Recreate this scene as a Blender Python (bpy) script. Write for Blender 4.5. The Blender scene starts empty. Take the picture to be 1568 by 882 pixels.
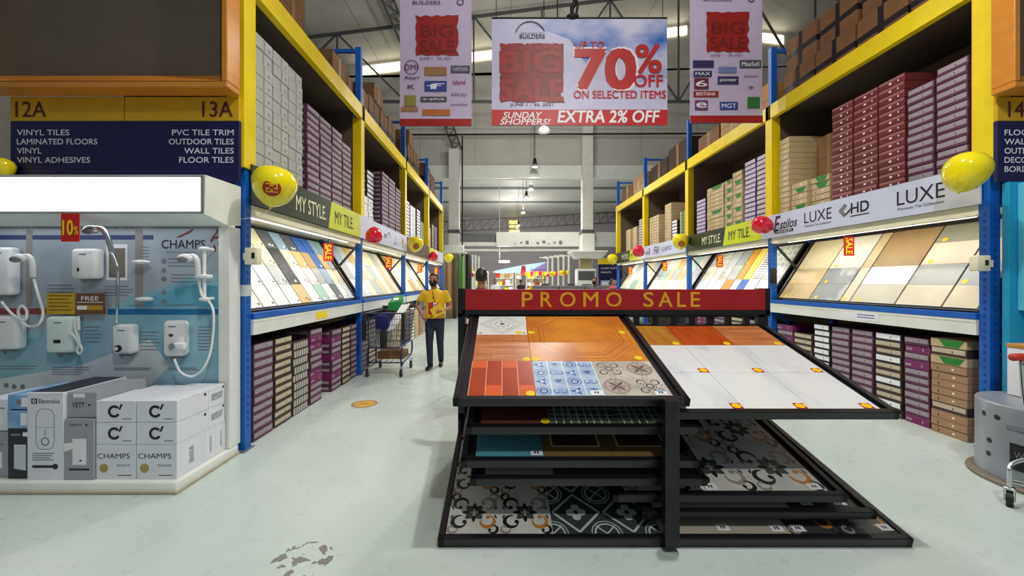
import bpy, bmesh, math, random
from mathutils import Vector, Matrix, Euler

# ------------------------------------------------------------------ camera, world, exposure
SC = bpy.context.scene
COL = SC.collection
FPX, CAMH = 600.0, 1.5
VX, VY = 770.0, 431.0          # where the aisle's lines meet in the photograph
cam_d = bpy.data.cameras.new('camera')
cam = bpy.data.objects.new('camera', cam_d)
COL.objects.link(cam)
cam.location = (0, 0, CAMH)
cam.rotation_euler = (math.pi / 2, 0, 0)
cam_d.sensor_width = 36
cam_d.lens = FPX / 1568 * 36
cam_d.shift_x = (784 - VX) / 1568
cam_d.shift_y = -(441 - VY) / 1568
cam_d.clip_end = 200
SC.camera = cam
SC.view_settings.view_transform = 'Standard'
SC.view_settings.look = 'None'
SC.view_settings.gamma = 1
SC.view_settings.exposure = 0.0
SC.view_settings.use_curve_mapping = False
SC.cycles.use_denoising = True
SC.cycles.denoising_prefilter = 'ACCURATE'
SC.cycles.sample_clamp_indirect = 3.0
SC.cycles.blur_glossy = 1.0
SC.cycles.max_bounces = 6
SC.cycles.caustics_reflective = False
SC.cycles.caustics_refractive = False
world = bpy.data.worlds.new('world')
SC.world = world
world.use_nodes = True
WB = world.node_tree.nodes['Background']
WB.inputs[0].default_value = (0.80, 0.92, 1.0, 1)
WB.inputs[1].default_value = 0.18
LAMP_W = 480.0                 # each high-bay lamp
SHELF_W = 6.8                 # each fluorescent lamp over the tile boards
RND = random.Random(7)

# ------------------------------------------------------------------ helpers
def lin(c):
    r = []
    for v in c[:3]:
        v /= 255.0
        r.append(v / 12.92 if v <= 0.04045 else ((v + 0.055) / 1.055) ** 2.4)
    return (r[0], r[1], r[2], 1)

MATS = {}
def mat(name, rgb, rough=0.55, metal=0.0, var=0.06, scale=6.0, emit=0.0, bump=0.0, coat=0.0, rgb2=None, stretch=None, lo=0.4, hi=0.6):
    """Principled material whose colour wanders a little with a noise texture (rgb2: the second colour of that noise)."""
    if name in MATS:
        return MATS[name]
    m = bpy.data.materials.new(name)
    m.use_nodes = True
    nt = m.node_tree
    b = nt.nodes['Principled BSDF']
    b.inputs['Roughness'].default_value = rough
    b.inputs['Metallic'].default_value = metal
    if coat:
        b.inputs['Coat Weight'].default_value = coat
        b.inputs['Coat Roughness'].default_value = 0.08
    c = lin(rgb)
    tc = nt.nodes.new('ShaderNodeTexCoord')
    no = nt.nodes.new('ShaderNodeTexNoise')
    no.inputs['Scale'].default_value = scale
    no.inputs['Detail'].default_value = 4
    if stretch:
        mp = nt.nodes.new('ShaderNodeMapping')
        mp.inputs['Scale'].default_value = stretch
        nt.links.new(tc.outputs['Object'], mp.inputs['Vector'])
        nt.links.new(mp.outputs[0], no.inputs['Vector'])
    else:
        nt.links.new(tc.outputs['Object'], no.inputs['Vector'])
    cr = nt.nodes.new('ShaderNodeValToRGB')
    if rgb2:
        c0, c1 = c, lin(rgb2)
        cr.color_ramp.elements[0].position = lo
        cr.color_ramp.elements[1].position = hi
    else:
        c0 = tuple(max(0, x * (1 - var)) for x in c[:3]) + (1,)
        c1 = tuple(min(1, x * (1 + var)) for x in c[:3]) + (1,)
        cr.color_ramp.elements[0].position = 0.3
        cr.color_ramp.elements[1].position = 0.7
    cr.color_ramp.elements[0].color = c0
    cr.color_ramp.elements[1].color = c1
    nt.links.new(no.outputs['Fac'], cr.inputs['Fac'])
    nt.links.new(cr.outputs['Color'], b.inputs['Base Color'])
    if emit:
        nt.links.new(cr.outputs['Color'], b.inputs['Emission Color'])
        b.inputs['Emission Strength'].default_value = emit
    if bump:
        bp = nt.nodes.new('ShaderNodeBump')
        bp.inputs['Strength'].default_value = bump
        bp.inputs['Distance'].default_value = 0.01
        nt.links.new(no.outputs['Fac'], bp.inputs['Height'])
        nt.links.new(bp.outputs['Normal'], b.inputs['Normal'])
    MATS[name] = m
    return m

def wloc(o):
    v = Vector((0, 0, 0))
    while o is not None:
        v = v + Vector(o.location)
        o = o.parent
    return v

class MB:
    """Collects shapes (each face with a material) and links them as ONE mesh object."""
    def __init__(s, m=None):
        s.v, s.f, s.fm, s.sm = [], [], [], []
        s.mats = []
        s.cur = 0
        s.k = 0
        s.M = Matrix.Identity(4)
        if m is not None:
            s.use(m)
    def use(s, m):
        if m not in s.mats:
            s.mats.append(m)
        s.cur = s.mats.index(m)
        return s
    def frame(s, O, U=None, V=None):
        """Following shapes are given as (u, v, n) on a plane through O; n = U x V."""
        if U is None:
            s.M = Matrix.Translation(O)
            return s
        U = Vector(U).normalized(); V = Vector(V).normalized(); N = U.cross(V)
        s.M = Matrix(((U.x, V.x, N.x, O[0]), (U.y, V.y, N.y, O[1]), (U.z, V.z, N.z, O[2]), (0, 0, 0, 1)))
        return s
    def world(s):
        s.M = Matrix.Identity(4)
        return s
    def add(s, verts, faces, smooth=False):
        b = len(s.v)
        s.v.extend(s.M @ Vector(p) for p in verts)
        for f in faces:
            s.f.append([i + b for i in f]); s.fm.append(s.cur); s.sm.append(smooth)
        return s
    def box(s, x0, x1, y0, y1, z0, z1):
        x0, x1 = min(x0, x1), max(x0, x1); y0, y1 = min(y0, y1), max(y0, y1); z0, z1 = min(z0, z1), max(z0, z1)
        v = [(x0, y0, z0), (x1, y0, z0), (x1, y1, z0), (x0, y1, z0), (x0, y0, z1), (x1, y0, z1), (x1, y1, z1), (x0, y1, z1)]
        return s.add(v, [(0, 3, 2, 1), (4, 5, 6, 7), (0, 1, 5, 4), (1, 2, 6, 5), (2, 3, 7, 6), (3, 0, 4, 7)])
    def rbox(s, x0, x1, y0, y1, z0, z1, r=0.01, seg=2):
        bm = bmesh.new()
        bmesh.ops.create_cube(bm, size=1.0)
        for v in bm.verts:
            v.co = Vector(((x0 + x1) / 2 + v.co.x * (x1 - x0), (y0 + y1) / 2 + v.co.y * (y1 - y0), (z0 + z1) / 2 + v.co.z * (z1 - z0)))
        bmesh.ops.bevel(bm, geom=bm.edges[:], offset=min(r, 0.45 * min(abs(x1 - x0), abs(y1 - y0), abs(z1 - z0))), segments=seg, profile=0.5, affect='EDGES')
        s.bm(bm, smooth=seg > 1)
        return s
    def bm(s, bm, smooth=False):
        bm.verts.index_update()
        s.add([v.co.copy() for v in bm.verts], [[v.index for v in f.verts] for f in bm.faces], smooth)
        bm.free()
    def lift(s, n):
        """Ink laid later lies a hair higher, so that no two prints share one plane."""
        s.k += 1
        return n + s.k * 4e-6
    def poly(s, pts, n=0.0):
        n = s.lift(n)
        return s.add([(p[0], p[1], n) for p in pts], [list(range(len(pts)))])
    def rect(s, u0, u1, v0, v1, n=0.0):
        return s.poly([(u0, v0), (u1, v0), (u1, v1), (u0, v1)], n)
    def prism(s, pts, n0, n1):
        k = len(pts)
        v = [(p[0], p[1], n0) for p in pts] + [(p[0], p[1], n1) for p in pts]
        f = [list(range(k))[::-1], list(range(k, 2 * k))] + [(i, (i + 1) % k, k + (i + 1) % k, k + i) for i in range(k)]
        return s.add(v, f)
    def ring(s, cu, cv, r0, r1, a0=0, a1=360, n=0.0, seg=20):
        ps = []
        n = s.lift(n)
        for i in range(seg + 1):
            a = math.radians(a0 + (a1 - a0) * i / seg)
            ps.append((cu + r0 * math.cos(a), cv + r0 * math.sin(a), n)); ps.append((cu + r1 * math.cos(a), cv + r1 * math.sin(a), n))
        return s.add(ps, [(2 * i, 2 * i + 1, 2 * i + 3, 2 * i + 2) for i in range(seg)])
    def curl(s, cu, cv, r, w, a0, a1, n=0.0, seg=16):
        """An arc stroke that swells in its middle and ends in a dot."""
        ps = []
        n = s.lift(n)
        for i in range(seg + 1):
            t = i / seg
            a = math.radians(a0 + (a1 - a0) * t)
            h = w * (0.25 + 0.75 * math.sin(math.pi * min(1, t * 1.05)))
            ps.append((cu + (r - h) * math.cos(a), cv + (r - h) * math.sin(a), n)); ps.append((cu + (r + h * .6) * math.cos(a), cv + (r + h * .6) * math.sin(a), n))
        fs = [(2 * i, 2 * i + 1, 2 * i + 3, 2 * i + 2) for i in range(seg)]
        if a1 < a0:
            fs = [f[::-1] for f in fs]
        s.add(ps, fs)
        a = math.radians(a1)
        return s.disc(cu + r * .72 * math.cos(a), cv + r * .72 * math.sin(a), w * .9, n, 10)
    def disc(s, cu, cv, r, n=0.0, seg=16, rv=None):
        rv = r if rv is None else rv
        return s.poly([(cu + r * math.cos(2 * math.pi * i / seg), cv + rv * math.sin(2 * math.pi * i / seg)) for i in range(seg)], n)
    def leaf(s, cu, cv, L, W, ang, n=0.0):
        a = math.radians(ang); c, d = math.cos(a), math.sin(a)
        ps = [(0, 0), (.25 * L, -W * .42), (.55 * L, -W * .5), (.85 * L, -W * .25), (L, 0), (.85 * L, W * .25), (.55 * L, W * .5), (.25 * L, W * .42)]
        return s.poly([(cu + x * c - y * d, cv + x * d + y * c) for x, y in ps], n)
    def line(s, u0, v0, u1, v1, w, n=0.0):
        d = Vector((u1 - u0, v1 - v0)); d.normalize()
        p = Vector((-d.y, d.x)) * w / 2
        return s.poly([(u0 - p.x, v0 - p.y), (u1 - p.x, v1 - p.y), (u1 + p.x, v1 + p.y), (u0 + p.x, v0 + p.y)], n)
    def cyl(s, p0, p1, r0, r1=None, seg=16, caps=True, smooth=True):
        r1 = r0 if r1 is None else r1
        p0, p1 = Vector(p0), Vector(p1)
        d = (p1 - p0).normalized()
        a = d.orthogonal().normalized(); b = d.cross(a)
        v = []
        for p, r in ((p0, r0), (p1, r1)):
            for i in range(seg):
                t = 2 * math.pi * i / seg
                v.append(p + a * r * math.cos(t) + b * r * math.sin(t))
        s.add(v, [(i, (i + 1) % seg, seg + (i + 1) % seg, seg + i) for i in range(seg)], smooth)
        if caps:
            s.add(v[:seg], [list(range(seg))[::-1]]); s.add(v[seg:], [list(range(seg))])
        return s
    def bar(s, p0, p1, w, h=None):
        """A square bar between two points."""
        h = w if h is None else h
        p0, p1 = Vector(p0), Vector(p1)
        d = (p1 - p0).normalized()
        up = Vector((0, 0, 1)) if abs(d.z) < .95 else Vector((0, 1, 0))
        a = d.cross(up).normalized() * w / 2; b = a.cross(d).normalized() * h / 2
        v = [p + x * a + y * b for p in (p0, p1) for x, y in ((-1, -1), (1, -1), (1, 1), (-1, 1))]
        return s.add(v, [(0, 3, 2, 1), (4, 5, 6, 7), (0, 1, 5, 4), (1, 2, 6, 5), (2, 3, 7, 6), (3, 0, 4, 7)])
    def tube(s, pts, r, seg=8, smooth_path=True, closed=False):
        P = [Vector(p) for p in pts]
        if smooth_path and len(P) > 2:
            Q = []
            n = len(P)
            for i in range(n - 1):
                a, b, c, d = P[max(i - 1, 0)], P[i], P[i + 1], P[min(i + 2, n - 1)]
                for k in range(6):
                    t = k / 6
                    Q.append(.5 * ((2 * b) + (c - a) * t + (2 * a - 5 * b + 4 * c - d) * t * t + (3 * b - a - 3 * c + d) * t ** 3))
            Q.append(P[-1]); P = Q
        v = []
        prev = None
        for i, p in enumerate(P):
            d = (P[min(i + 1, len(P) - 1)] - P[max(i - 1, 0)])
            d = d.normalized() if d.length > 1e-9 else Vector((0, 0, 1))
            a = d.orthogonal().normalized() if prev is None else (prev - d * prev.dot(d)).normalized()
            prev = a
            b = d.cross(a)
            for k in range(seg):
                t = 2 * math.pi * k / seg
                v.append(p + (a * math.cos(t) + b * math.sin(t)) * r)
        f = [(i * seg + k, i * seg + (k + 1) % seg, (i + 1) * seg + (k + 1) % seg, (i + 1) * seg + k) for i in range(len(P) - 1) for k in range(seg)]
        f.append(list(range(seg))[::-1]); f.append([len(v) - seg + k for k in range(seg)])
        return s.add(v, f, True)
    def lathe(s, prof, c=(0, 0, 0), seg=24, smooth=True):
        v = []
        for r, z in prof:
            for k in range(seg):
                t = 2 * math.pi * k / seg
                v.append((c[0] + r * math.cos(t), c[1] + r * math.sin(t), c[2] + z))
        n = len(prof)
        f = [(i * seg + k, i * seg + (k + 1) % seg, (i + 1) * seg + (k + 1) % seg, (i + 1) * seg + k) for i in range(n - 1) for k in range(seg)]
        return s.add(v, f, smooth)
    def ell(s, c, rx, ry, rz, seg=16, rings=10):
        bm = bmesh.new()
        bmesh.ops.create_uvsphere(bm, u_segments=seg, v_segments=rings, radius=1.0)
        for v in bm.verts:
            v.co = Vector((c[0] + v.co.x * rx, c[1] + v.co.y * ry, c[2] + v.co.z * rz))
        s.bm(bm, True)
        return s
    def capsule(s, p0, p1, r0, r1, seg=12):
        s.cyl(p0, p1, r0, r1, seg)
        s.ell(p0, r0, r0, r0, seg, 8); s.ell(p1, r1, r1, r1, seg, 8)
        return s
    def loft(s, rings, seg=20):
        v = []
        for (c, rx, ry) in rings:
            for k in range(seg):
                t = 2 * math.pi * k / seg
                v.append((c[0] + rx * math.cos(t), c[1] + ry * math.sin(t), c[2]))
        n = len(rings)
        f = [(i * seg + k, i * seg + (k + 1) % seg, (i + 1) * seg + (k + 1) % seg, (i + 1) * seg + k) for i in range(n - 1) for k in range(seg)]
        f.append(list(range(seg))[::-1]); f.append([len(v) - seg + k for k in range(seg)])
        return s.add(v, f, True)
    def text(s, body, cu, cv, w, h, n=0.001, bold=0.0, shear=0.0):
        """Lettering fitted into a w x h rectangle centred on (cu, cv) of the current plane."""
        n = s.lift(n)
        vs, fs = text_mesh(body, bold, shear)
        xs = [p[0] for p in vs]; ys = [p[1] for p in vs]
        x0, x1, y0, y1 = min(xs), max(xs), min(ys), max(ys)
        sx = w / max(1e-6, x1 - x0); sy = h / max(1e-6, y1 - y0)
        return s.add([(cu + (p[0] - (x0 + x1) / 2) * sx, cv + (p[1] - (y0 + y1) / 2) * sy, n + p[2]) for p in vs], fs)
    def mesh(s, name, O):
        me = bpy.data.meshes.new(name)
        me.from_pydata([p - O for p in s.v], [], s.f)
        for m in s.mats:
            me.materials.append(m)
        me.polygons.foreach_set('material_index', s.fm)
        me.polygons.foreach_set('use_smooth', s.sm)
        me.update()
        return me
    def build(s, name, parent=None, loc=None, local=False):
        """World coordinates unless local=True; loc is the origin of a thing that is one mesh."""
        O = Vector((0, 0, 0))
        if not local:
            O = wloc(parent) if parent is not None else Vector(loc or (0, 0, 0))
        o = bpy.data.objects.new(name, s.mesh(name, O))
        COL.objects.link(o)
        if parent is not None:
            o.parent = parent
        elif loc is not None:
            o.location = loc
        return o

def emit(mb, name, parent):
    """Link what the builder holds as one part and start the next one on the same plane."""
    o = mb.build(name, parent)
    mb.v, mb.f, mb.fm, mb.sm, mb.mats, mb.cur = [], [], [], [], [], 0
    return o
_TX = {}
def text_mesh(body, bold=0.0, shear=0.0):
    k = (body, bold, shear)
    if k not in _TX:
        cu = bpy.data.curves.new('lettering', 'FONT')
        cu.body = body; cu.shear = shear; cu.resolution_u = 3
        o = bpy.data.objects.new('lettering', cu)
        COL.objects.link(o)
        dg = bpy.context.evaluated_depsgraph_get()
        me = bpy.data.meshes.new_from_object(o.evaluated_get(dg))
        vs = [tuple(v.co) for v in me.vertices]; fs = [list(p.vertices) for p in me.polygons]
        if bold:                                           # heavier strokes: the same outlines laid side by side
            n = len(vs); V, F = [], []
            for q, (dx, dy) in enumerate(((0, 0), (-1, -1), (1, -1), (1, 1), (-1, 1))):
                V += [(x + dx * bold * .6, y + dy * bold * .6, q * 2e-5) for x, y, z in vs]; F += [[i + q * n for i in f] for f in fs]
            vs, fs = V, F
        _TX[k] = (vs, fs)
        bpy.data.objects.remove(o); bpy.data.meshes.remove(me); bpy.data.curves.remove(cu)
    return _TX[k]

def tag(o, label, cat, group=None, kind=None):
    o['label'] = label; o['category'] = cat
    if group: o['group'] = group
    if kind: o['kind'] = kind
    return o
def empty(name, loc, label=None, cat=None, group=None, rz=0.0):
    o = bpy.data.objects.new(name, None)
    COL.objects.link(o)
    o.location = loc; o.rotation_euler = (0, 0, rz); o.empty_display_size = .1
    if label: tag(o, label, cat, group)
    return o
def struct(o):
    o['kind'] = 'structure'
    return o
def copy_tree(o, parent=None):
    c = o.copy(); COL.objects.link(c)
    if parent is not None: c.parent = parent
    for ch in list(o.children):
        copy_tree(ch, c)
    return c
def light(name, kind, loc, power, parent=None, color=(1, 1, 1), size=.2, size_y=None, rot=None, spot=None):
    d = bpy.data.lights.new(name, kind)
    d.energy = power; d.color = color
    if kind == 'AREA':
        d.size = size
        if size_y: d.shape = 'RECTANGLE'; d.size_y = size_y
    else:
        d.shadow_soft_size = size
    if spot: d.spot_size = spot; d.spot_blend = .5
    o = bpy.data.objects.new(name, d)
    COL.objects.link(o)
    if parent is not None:
        o.parent = parent; loc = Vector(loc) - wloc(parent)
    o.location = loc
    if rot: o.rotation_euler = rot
    return o
ORD = ['lowest', 'second', 'third', 'fourth', 'fifth', 'sixth', 'seventh', 'eighth', 'ninth', 'tenth', 'eleventh', 'twelfth', 'thirteenth', 'fourteenth', 'fifteenth', 'sixteenth']

# ------------------------------------------------------------------ materials
YEL = mat('yellow_paint', (238, 208, 10), .4, var=.08, scale=3)
BLUE = mat('blue_paint', (14, 92, 186), .42, var=.08, scale=5)
NAVY = mat('navy_board', (20, 16, 72), .45)
ORANGE = mat('orange_laminate', (206, 132, 44), .3, var=.1, scale=2, stretch=(1, 1, 6))
DARKPANEL = mat('dark_panel', (98, 86, 73), .6)
WHITE = mat('white_paint', (232, 234, 228), .4, var=.04)
CREAM = mat('cream_enamel', (240, 234, 205), .45, var=.04)
BLACK = mat('black_metal', (24, 24, 29), .3, var=.15, scale=8)
BLACKM = mat('black_matt', (18, 18, 20), .6)
PLY = mat('brown_plywood', (100, 84, 70), .7, var=.12, scale=3, stretch=(1, 1, 5))
PLYD = mat('dark_deck_board', (92, 78, 68), .7, var=.12, scale=3)
RED = mat('red_board', (166, 24, 34), .4)
GOLD = mat('gold_letters', (226, 170, 30), .4)
REDPAPER = mat('red_paper', (205, 30, 28), .45)
YELPAPER = mat('yellow_paper', (250, 225, 10), .5)
INKBLACK = mat('black_ink', (22, 22, 26), .5)
INKGREY = mat('grey_ink', (120, 125, 135), .6)
WPAPER = mat('white_paper', (240, 240, 245), .5, var=.02)
CHROME = mat('chrome', (205, 208, 212), .2, 1.0)
WPLASTIC = mat('white_plastic', (236, 238, 240), .25, var=.02)
GREYPLASTIC = mat('grey_plastic', (120, 122, 126), .4)
KRAFT = mat('kraft_card', (176, 140, 98), .75, var=.12, scale=4)
KRAFTD = mat('dark_kraft_card', (124, 88, 56), .8, var=.14, scale=4)
STEEL = mat('painted_steel', (118, 120, 122), .5, var=.1)
DARKSTEEL = mat('dark_steel', (84, 84, 86), .5, var=.1)

# ------------------------------------------------------------------ the setting
def floor_material():
    m = bpy.data.materials.new('epoxy_floor'); m.use_nodes = True
    nt = m.node_tree; b = nt.nodes['Principled BSDF']
    L = nt.links.new
    b.inputs['Roughness'].default_value = .22
    g = nt.nodes.new('ShaderNodeNewGeometry')
    n1 = nt.nodes.new('ShaderNodeTexNoise'); n1.inputs['Scale'].default_value = .9; n1.inputs['Detail'].default_value = 6
    n2 = nt.nodes.new('ShaderNodeTexNoise'); n2.inputs['Scale'].default_value = 9; n2.inputs['Detail'].default_value = 5
    n3 = nt.nodes.new('ShaderNodeTexNoise'); n3.inputs['Scale'].default_value = 13; n3.inputs['Detail'].default_value = 2
    for n in (n1, n2, n3): L(g.outputs['Position'], n.inputs['Vector'])
    cr = nt.nodes.new('ShaderNodeValToRGB')
    cr.color_ramp.elements[0].position = .35; cr.color_ramp.elements[0].color = lin((193, 207, 203))
    cr.color_ramp.elements[1].position = .65; cr.color_ramp.elements[1].color = lin((210, 221, 218))
    L(n1.outputs['Fac'], cr.inputs['Fac'])
    # worn scuffs near the camera
    d = nt.nodes.new('ShaderNodeVectorMath'); d.operation = 'DISTANCE'
    d.inputs[1].default_value = (-1.08, 2.1, 0); L(g.outputs['Position'], d.inputs[0])
    near = nt.nodes.new('ShaderNodeMath'); near.operation = 'LESS_THAN'; near.inputs[1].default_value = .16; L(d.outputs['Value'], near.inputs[0])
    gt = nt.nodes.new('ShaderNodeMath'); gt.operation = 'GREATER_THAN'; gt.inputs[1].default_value = .56; L(n3.outputs['Fac'], gt.inputs[0])
    mul = nt.nodes.new('ShaderNodeMath'); mul.operation = 'MULTIPLY'; L(near.outputs[0], mul.inputs[0]); L(gt.outputs[0], mul.inputs[1])
    mix = nt.nodes.new('ShaderNodeMixRGB'); mix.inputs[2].default_value = lin((128, 126, 118))
    L(mul.outputs[0], mix.inputs[0]); L(cr.outputs['Color'], mix.inputs[1]); L(mix.outputs[0], b.inputs['Base Color'])
    rr = nt.nodes.new('ShaderNodeMapRange'); rr.inputs[3].default_value = .22; rr.inputs[4].default_value = .36
    L(n2.outputs['Fac'], rr.inputs[0]); L(rr.outputs[0], b.inputs['Roughness'])
    return m
FLOOR = floor_material()
struct(MB(FLOOR).box(-14, 22, -5, 48, -.2, 0).build('floor', loc=(0, 0, 0)))
CEILM = mat('foil_roof_lining', (196, 192, 186), .5, var=.14, scale=.8, bump=.5)
RY0, RY1 = -3.5, 17.2
mb = MB(CEILM)                                             # gable roof, its ridge right of the aisle
for (xa, za, xb, zb) in ((-14, 10.0, 8.4, 12.8), (8.4, 12.8, 22, 11.1)):
    mb.add([(xa, RY0, za), (xb, RY0, zb), (xb, RY1, zb), (xa, RY1, za), (xa, RY0, za + .15), (xb, RY0, zb + .15), (xb, RY1, zb + .15), (xa, RY1, za + .15)],
           [(0, 1, 2, 3)[::-1], (4, 5, 6, 7), (0, 1, 5, 4), (1, 2, 6, 5), (2, 3, 7, 6), (3, 0, 4, 7)])
mb.use(mat('lining_seam', (120, 116, 110), .6))
for k in range(12):
    x = -13 + k * 1.9
    z = 10 + (x + 14) * .125
    mb.add([(x, RY0, z - .004), (x + .02, RY0, z - .004), (x + .02, RY1, z - .004), (x, RY1, z - .004)], [(0, 1, 2, 3)[::-1]])
struct(mb.build('ceiling'))
WALLM = mat('wall_board', (196, 192, 184), .65, var=.06, scale=1.5)
struct(MB(WALLM).box(-14.2, -14, -3.5, 48, 0, 10.2).build('wall_left'))
struct(MB(WALLM).box(22, 22.2, -3.5, 48, 0, 11.3).build('wall_right'))
# cross wall at the end of the aisle: white boards above a wide opening, columns, a beam
D = 17.0
mb = MB(WALLM)
mb.box(-14, 22, D, D + .2, 5.95, 10.35)
mb.box(-14, -3.4, D, D + .2, 0, 5.95)
mb.box(6.2, 22, D, D + .2, 0, 5.95)
mb.use(mat('board_joint', (150, 147, 140), .7))
for k in range(8):
    x = -6 + k * 2.4
    mb.box(x, x + .02, D - .003, D, 6.5, 10.35)
mb.box(-14, 22, D - .003, D, 8.1, 8.12)
struct(mb.build('wall_back'))
struct(MB(WHITE).box(-14, 22, D - .12, D, 5.95, 6.5).build('trim_1'))
for i, (x0, x1, z1) in enumerate(((-2.28, -1.85, 7.1), (3.36, 3.8, 10.3))):
    mb = MB(mat('column_paint', (222, 220, 212), .55))
    mb.box(x0, x1, D - .5, D - .12, 0, z1)
    mb.use(DARKSTEEL).box(x0 - .04, x1 + .04, D - .54, D - .08, 3.55, 3.68)
    struct(mb.build('column_%d' % (i + 1)))
mb = MB(DARKSTEEL)                                         # lattice brace over the first column
a, b_ = Vector((-2.1, D - .3, 7.1)), Vector((-3.0, D - .9, 9.6))
mb.bar(a, b_, .05); mb.bar(a + Vector((.35, 0, 0)), b_ + Vector((.35, 0, 0)), .05)
for k in range(9):
    p = a.lerp(b_, k / 9); q = a.lerp(b_, (k + 1) / 9)
    mb.bar(p, q + Vector((.35, 0, 0)), .03); mb.bar(q, q + Vector((.35, 0, 0)), .03)
struct(mb.build('beam_brace'))
# clerestory under the roof slope: frosted glass with daylight behind
GLOW = mat('daylight_glass', (255, 246, 215), .3, emit=2.6, var=.02)
mb = MB(GLOW)
for (x0, x1) in ((-6.3, -.2), (.2, 5.0), (5.2, 8.0), (8.8, 12.2)):
    za = 10.0 + (x0 + 14) * .125 if x1 <= 8.4 else 12.8 - (x0 - 8.4) * .125
    zb = 10.0 + (x1 + 14) * .125 if x1 <= 8.4 else 12.8 - (x1 - 8.4) * .125
    mb.add([(x0, D + .02, za - .52), (x1, D + .02, zb - .52), (x1, D + .02, zb - .14), (x0, D + .02, za - .14)], [(0, 1, 2, 3)])
struct(mb.build('window_1'))
struct(MB(WALLM).prism([(-14, 10.3), (22, 10.3), (22, 11.1), (8.4, 12.9), (-14, 10.1)], 0, .1).build('wall_gable')).matrix_world = Matrix(((1, 0, 0, 0), (0, 0, -1, D + .16), (0, 1, 0, 0), (0, 0, 0, 1)))
# roof trusses
def cross_truss(y, x0, x1, zb, name):
    mb = MB(DARKSTEEL)
    top = lambda x: 10.0 + (min(x, 16.8 - x) + 14) * .125 - .25
    mb.bar((x0, y, zb), (x1, y, zb), .09)
    n = 14
    for k in range(n):
        xa = x0 + (x1 - x0) * k / n; xb = x0 + (x1 - x0) * (k + 1) / n
        mb.bar((xa, y, top(xa)), (xb, y, top(xb)), .09)
        mb.bar((xa, y, zb), (xa, y, top(xa)), .06)
        if k % 2: mb.bar((xa, y, top(xa)), (xb, y, zb), .06)
        else: mb.bar((xa, y, zb), (xb, y, top(xb)), .06)
    struct(mb.build(name))
cross_truss(14.6, -13.8, 21.8, 8.2, 'beam_truss_1')
def long_truss(x, z, name):
    mb = MB(DARKSTEEL)
    for dx, dz in ((-.2, 0), (.2, 0), (0, -.45)):
        mb.bar((x + dx, RY0, z + dz), (x + dx, D - .1, z + dz), .06)
    n = 34
    for k in range(n):
        ya = RY0 + (D - RY0) * k / n; yb = RY0 + (D - RY0) * (k + 1) / n
        mb.bar((x - .2, ya, z), (x, yb, z - .45), .035); mb.bar((x + .2, yb, z), (x, ya, z - .45), .035); mb.bar((x - .2, ya, z), (x + .2, yb, z), .035)
    struct(mb.build(name))
long_truss(-3.9, 11.05, 'beam_lattice_1')
long_truss(8.2, 12.5, 'beam_lattice_2')
struct(MB(BLACKM).cyl((-13.9, D - .6, 7.6), (21.9, D - .6, 7.75), .035).cyl((-2.0 + .3, D - .55, 0), (-2.0 + .3, D - .55, 7.6), .03).build('trim_conduit'))
# bulkhead and pipes across the opening
mb = MB(WHITE)
mb.box(-.28, 3.3, D - .1, D + .1, 3.02, 3.63); mb.box(3.85, 5.4, D - .1, D + .1, 3.02, 3.63)
mb.use(INKGREY)
for k in range(9):
    mb.rect(0, .01, 0, .01) if False else mb.box(.5 + k * .24, .56 + k * .24 + .04 * (k % 3), D - .104, D - .1, 3.1 + .04 * (k % 2), 3.16 + .05 * (k % 3))
struct(mb.build('trim_bulkhead'))
mb = MB(WHITE)
mb.box(-2.2, 3.4, D - .05, D + .05, 2.82, 2.9); mb.box(-1.85, -.3, D - .05, D + .1, 3.05, 3.2); mb.use(STEEL).box(-1.85, -.3, D, D + .05, 3.55, 3.62).box(-1.8, -.3, D + .1, D + .2, 3.2, 3.55)
for x in (-1.75, -.45): mb.bar((x, D - .05, 3.2), (x + .12, D - .05, 3.58), .05)
struct(mb.build('trim_pipes'))
# the hall beyond
FH = 9.0
mb = MB(mat('far_lining', (178, 174, 170), .6, var=.1, scale=.5))
mb.box(-14, 22, D + .2, 48, FH, FH + .2)
struct(mb.build('ceiling_far'))
mb = MB(mat('far_wall_paint', (176, 166, 172), .7))
mb.box(-14, 22, 46, 46.2, 0, FH)
struct(mb.build('wall_far'))
mb = MB(mat('ceiling_dark_band', (92, 100, 98), .8))  # darker bands across the far ceiling
for y in (31, 36.5): mb.add([(-14, y, FH - .01), (22, y, FH - .01), (22, y + .9, FH - .01), (-14, y + .9, FH - .01)], [(0, 1, 2, 3)[::-1]])
struct(mb.build('trim_ceiling_strip'))
def far_truss(y, name, x0=-14, x1=22, zt=8.6, h=1.1, n=40):
    mb = MB(DARKSTEEL)
    f = lambda x: zt - .35 + .10 * (x - x0) / 4
    f = lambda x: min(FH - .1, zt - 1.1 + .055 * (x + 14))
    for k in range(n):
        xa = x0 + (x1 - x0) * k / n; xb = x0 + (x1 - x0) * (k + 1) / n
        mb.bar((xa, y, f(xa)), (xb, y, f(xb)), .09); mb.bar((xa, y, f(xa) - h), (xb, y, f(xb) - h), .09)
        mb.bar((xa, y, f(xa) - h), (xb, y, f(xb)), .06); mb.bar((xb, y, f(xb)), (xb, y, f(xb) - h), .05)
    struct(mb.build(name))
far_truss(42, 'beam_truss_2')
mb = MB(mat('lit_gable_glass', (255, 226, 120), .4, emit=1.5))
for r in range(4): mb.box(.75, 1.95, 45.97, 46.0, 6.6 + r * .55, 7.0 + r * .55)
struct(mb.build('window_2'))

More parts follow.
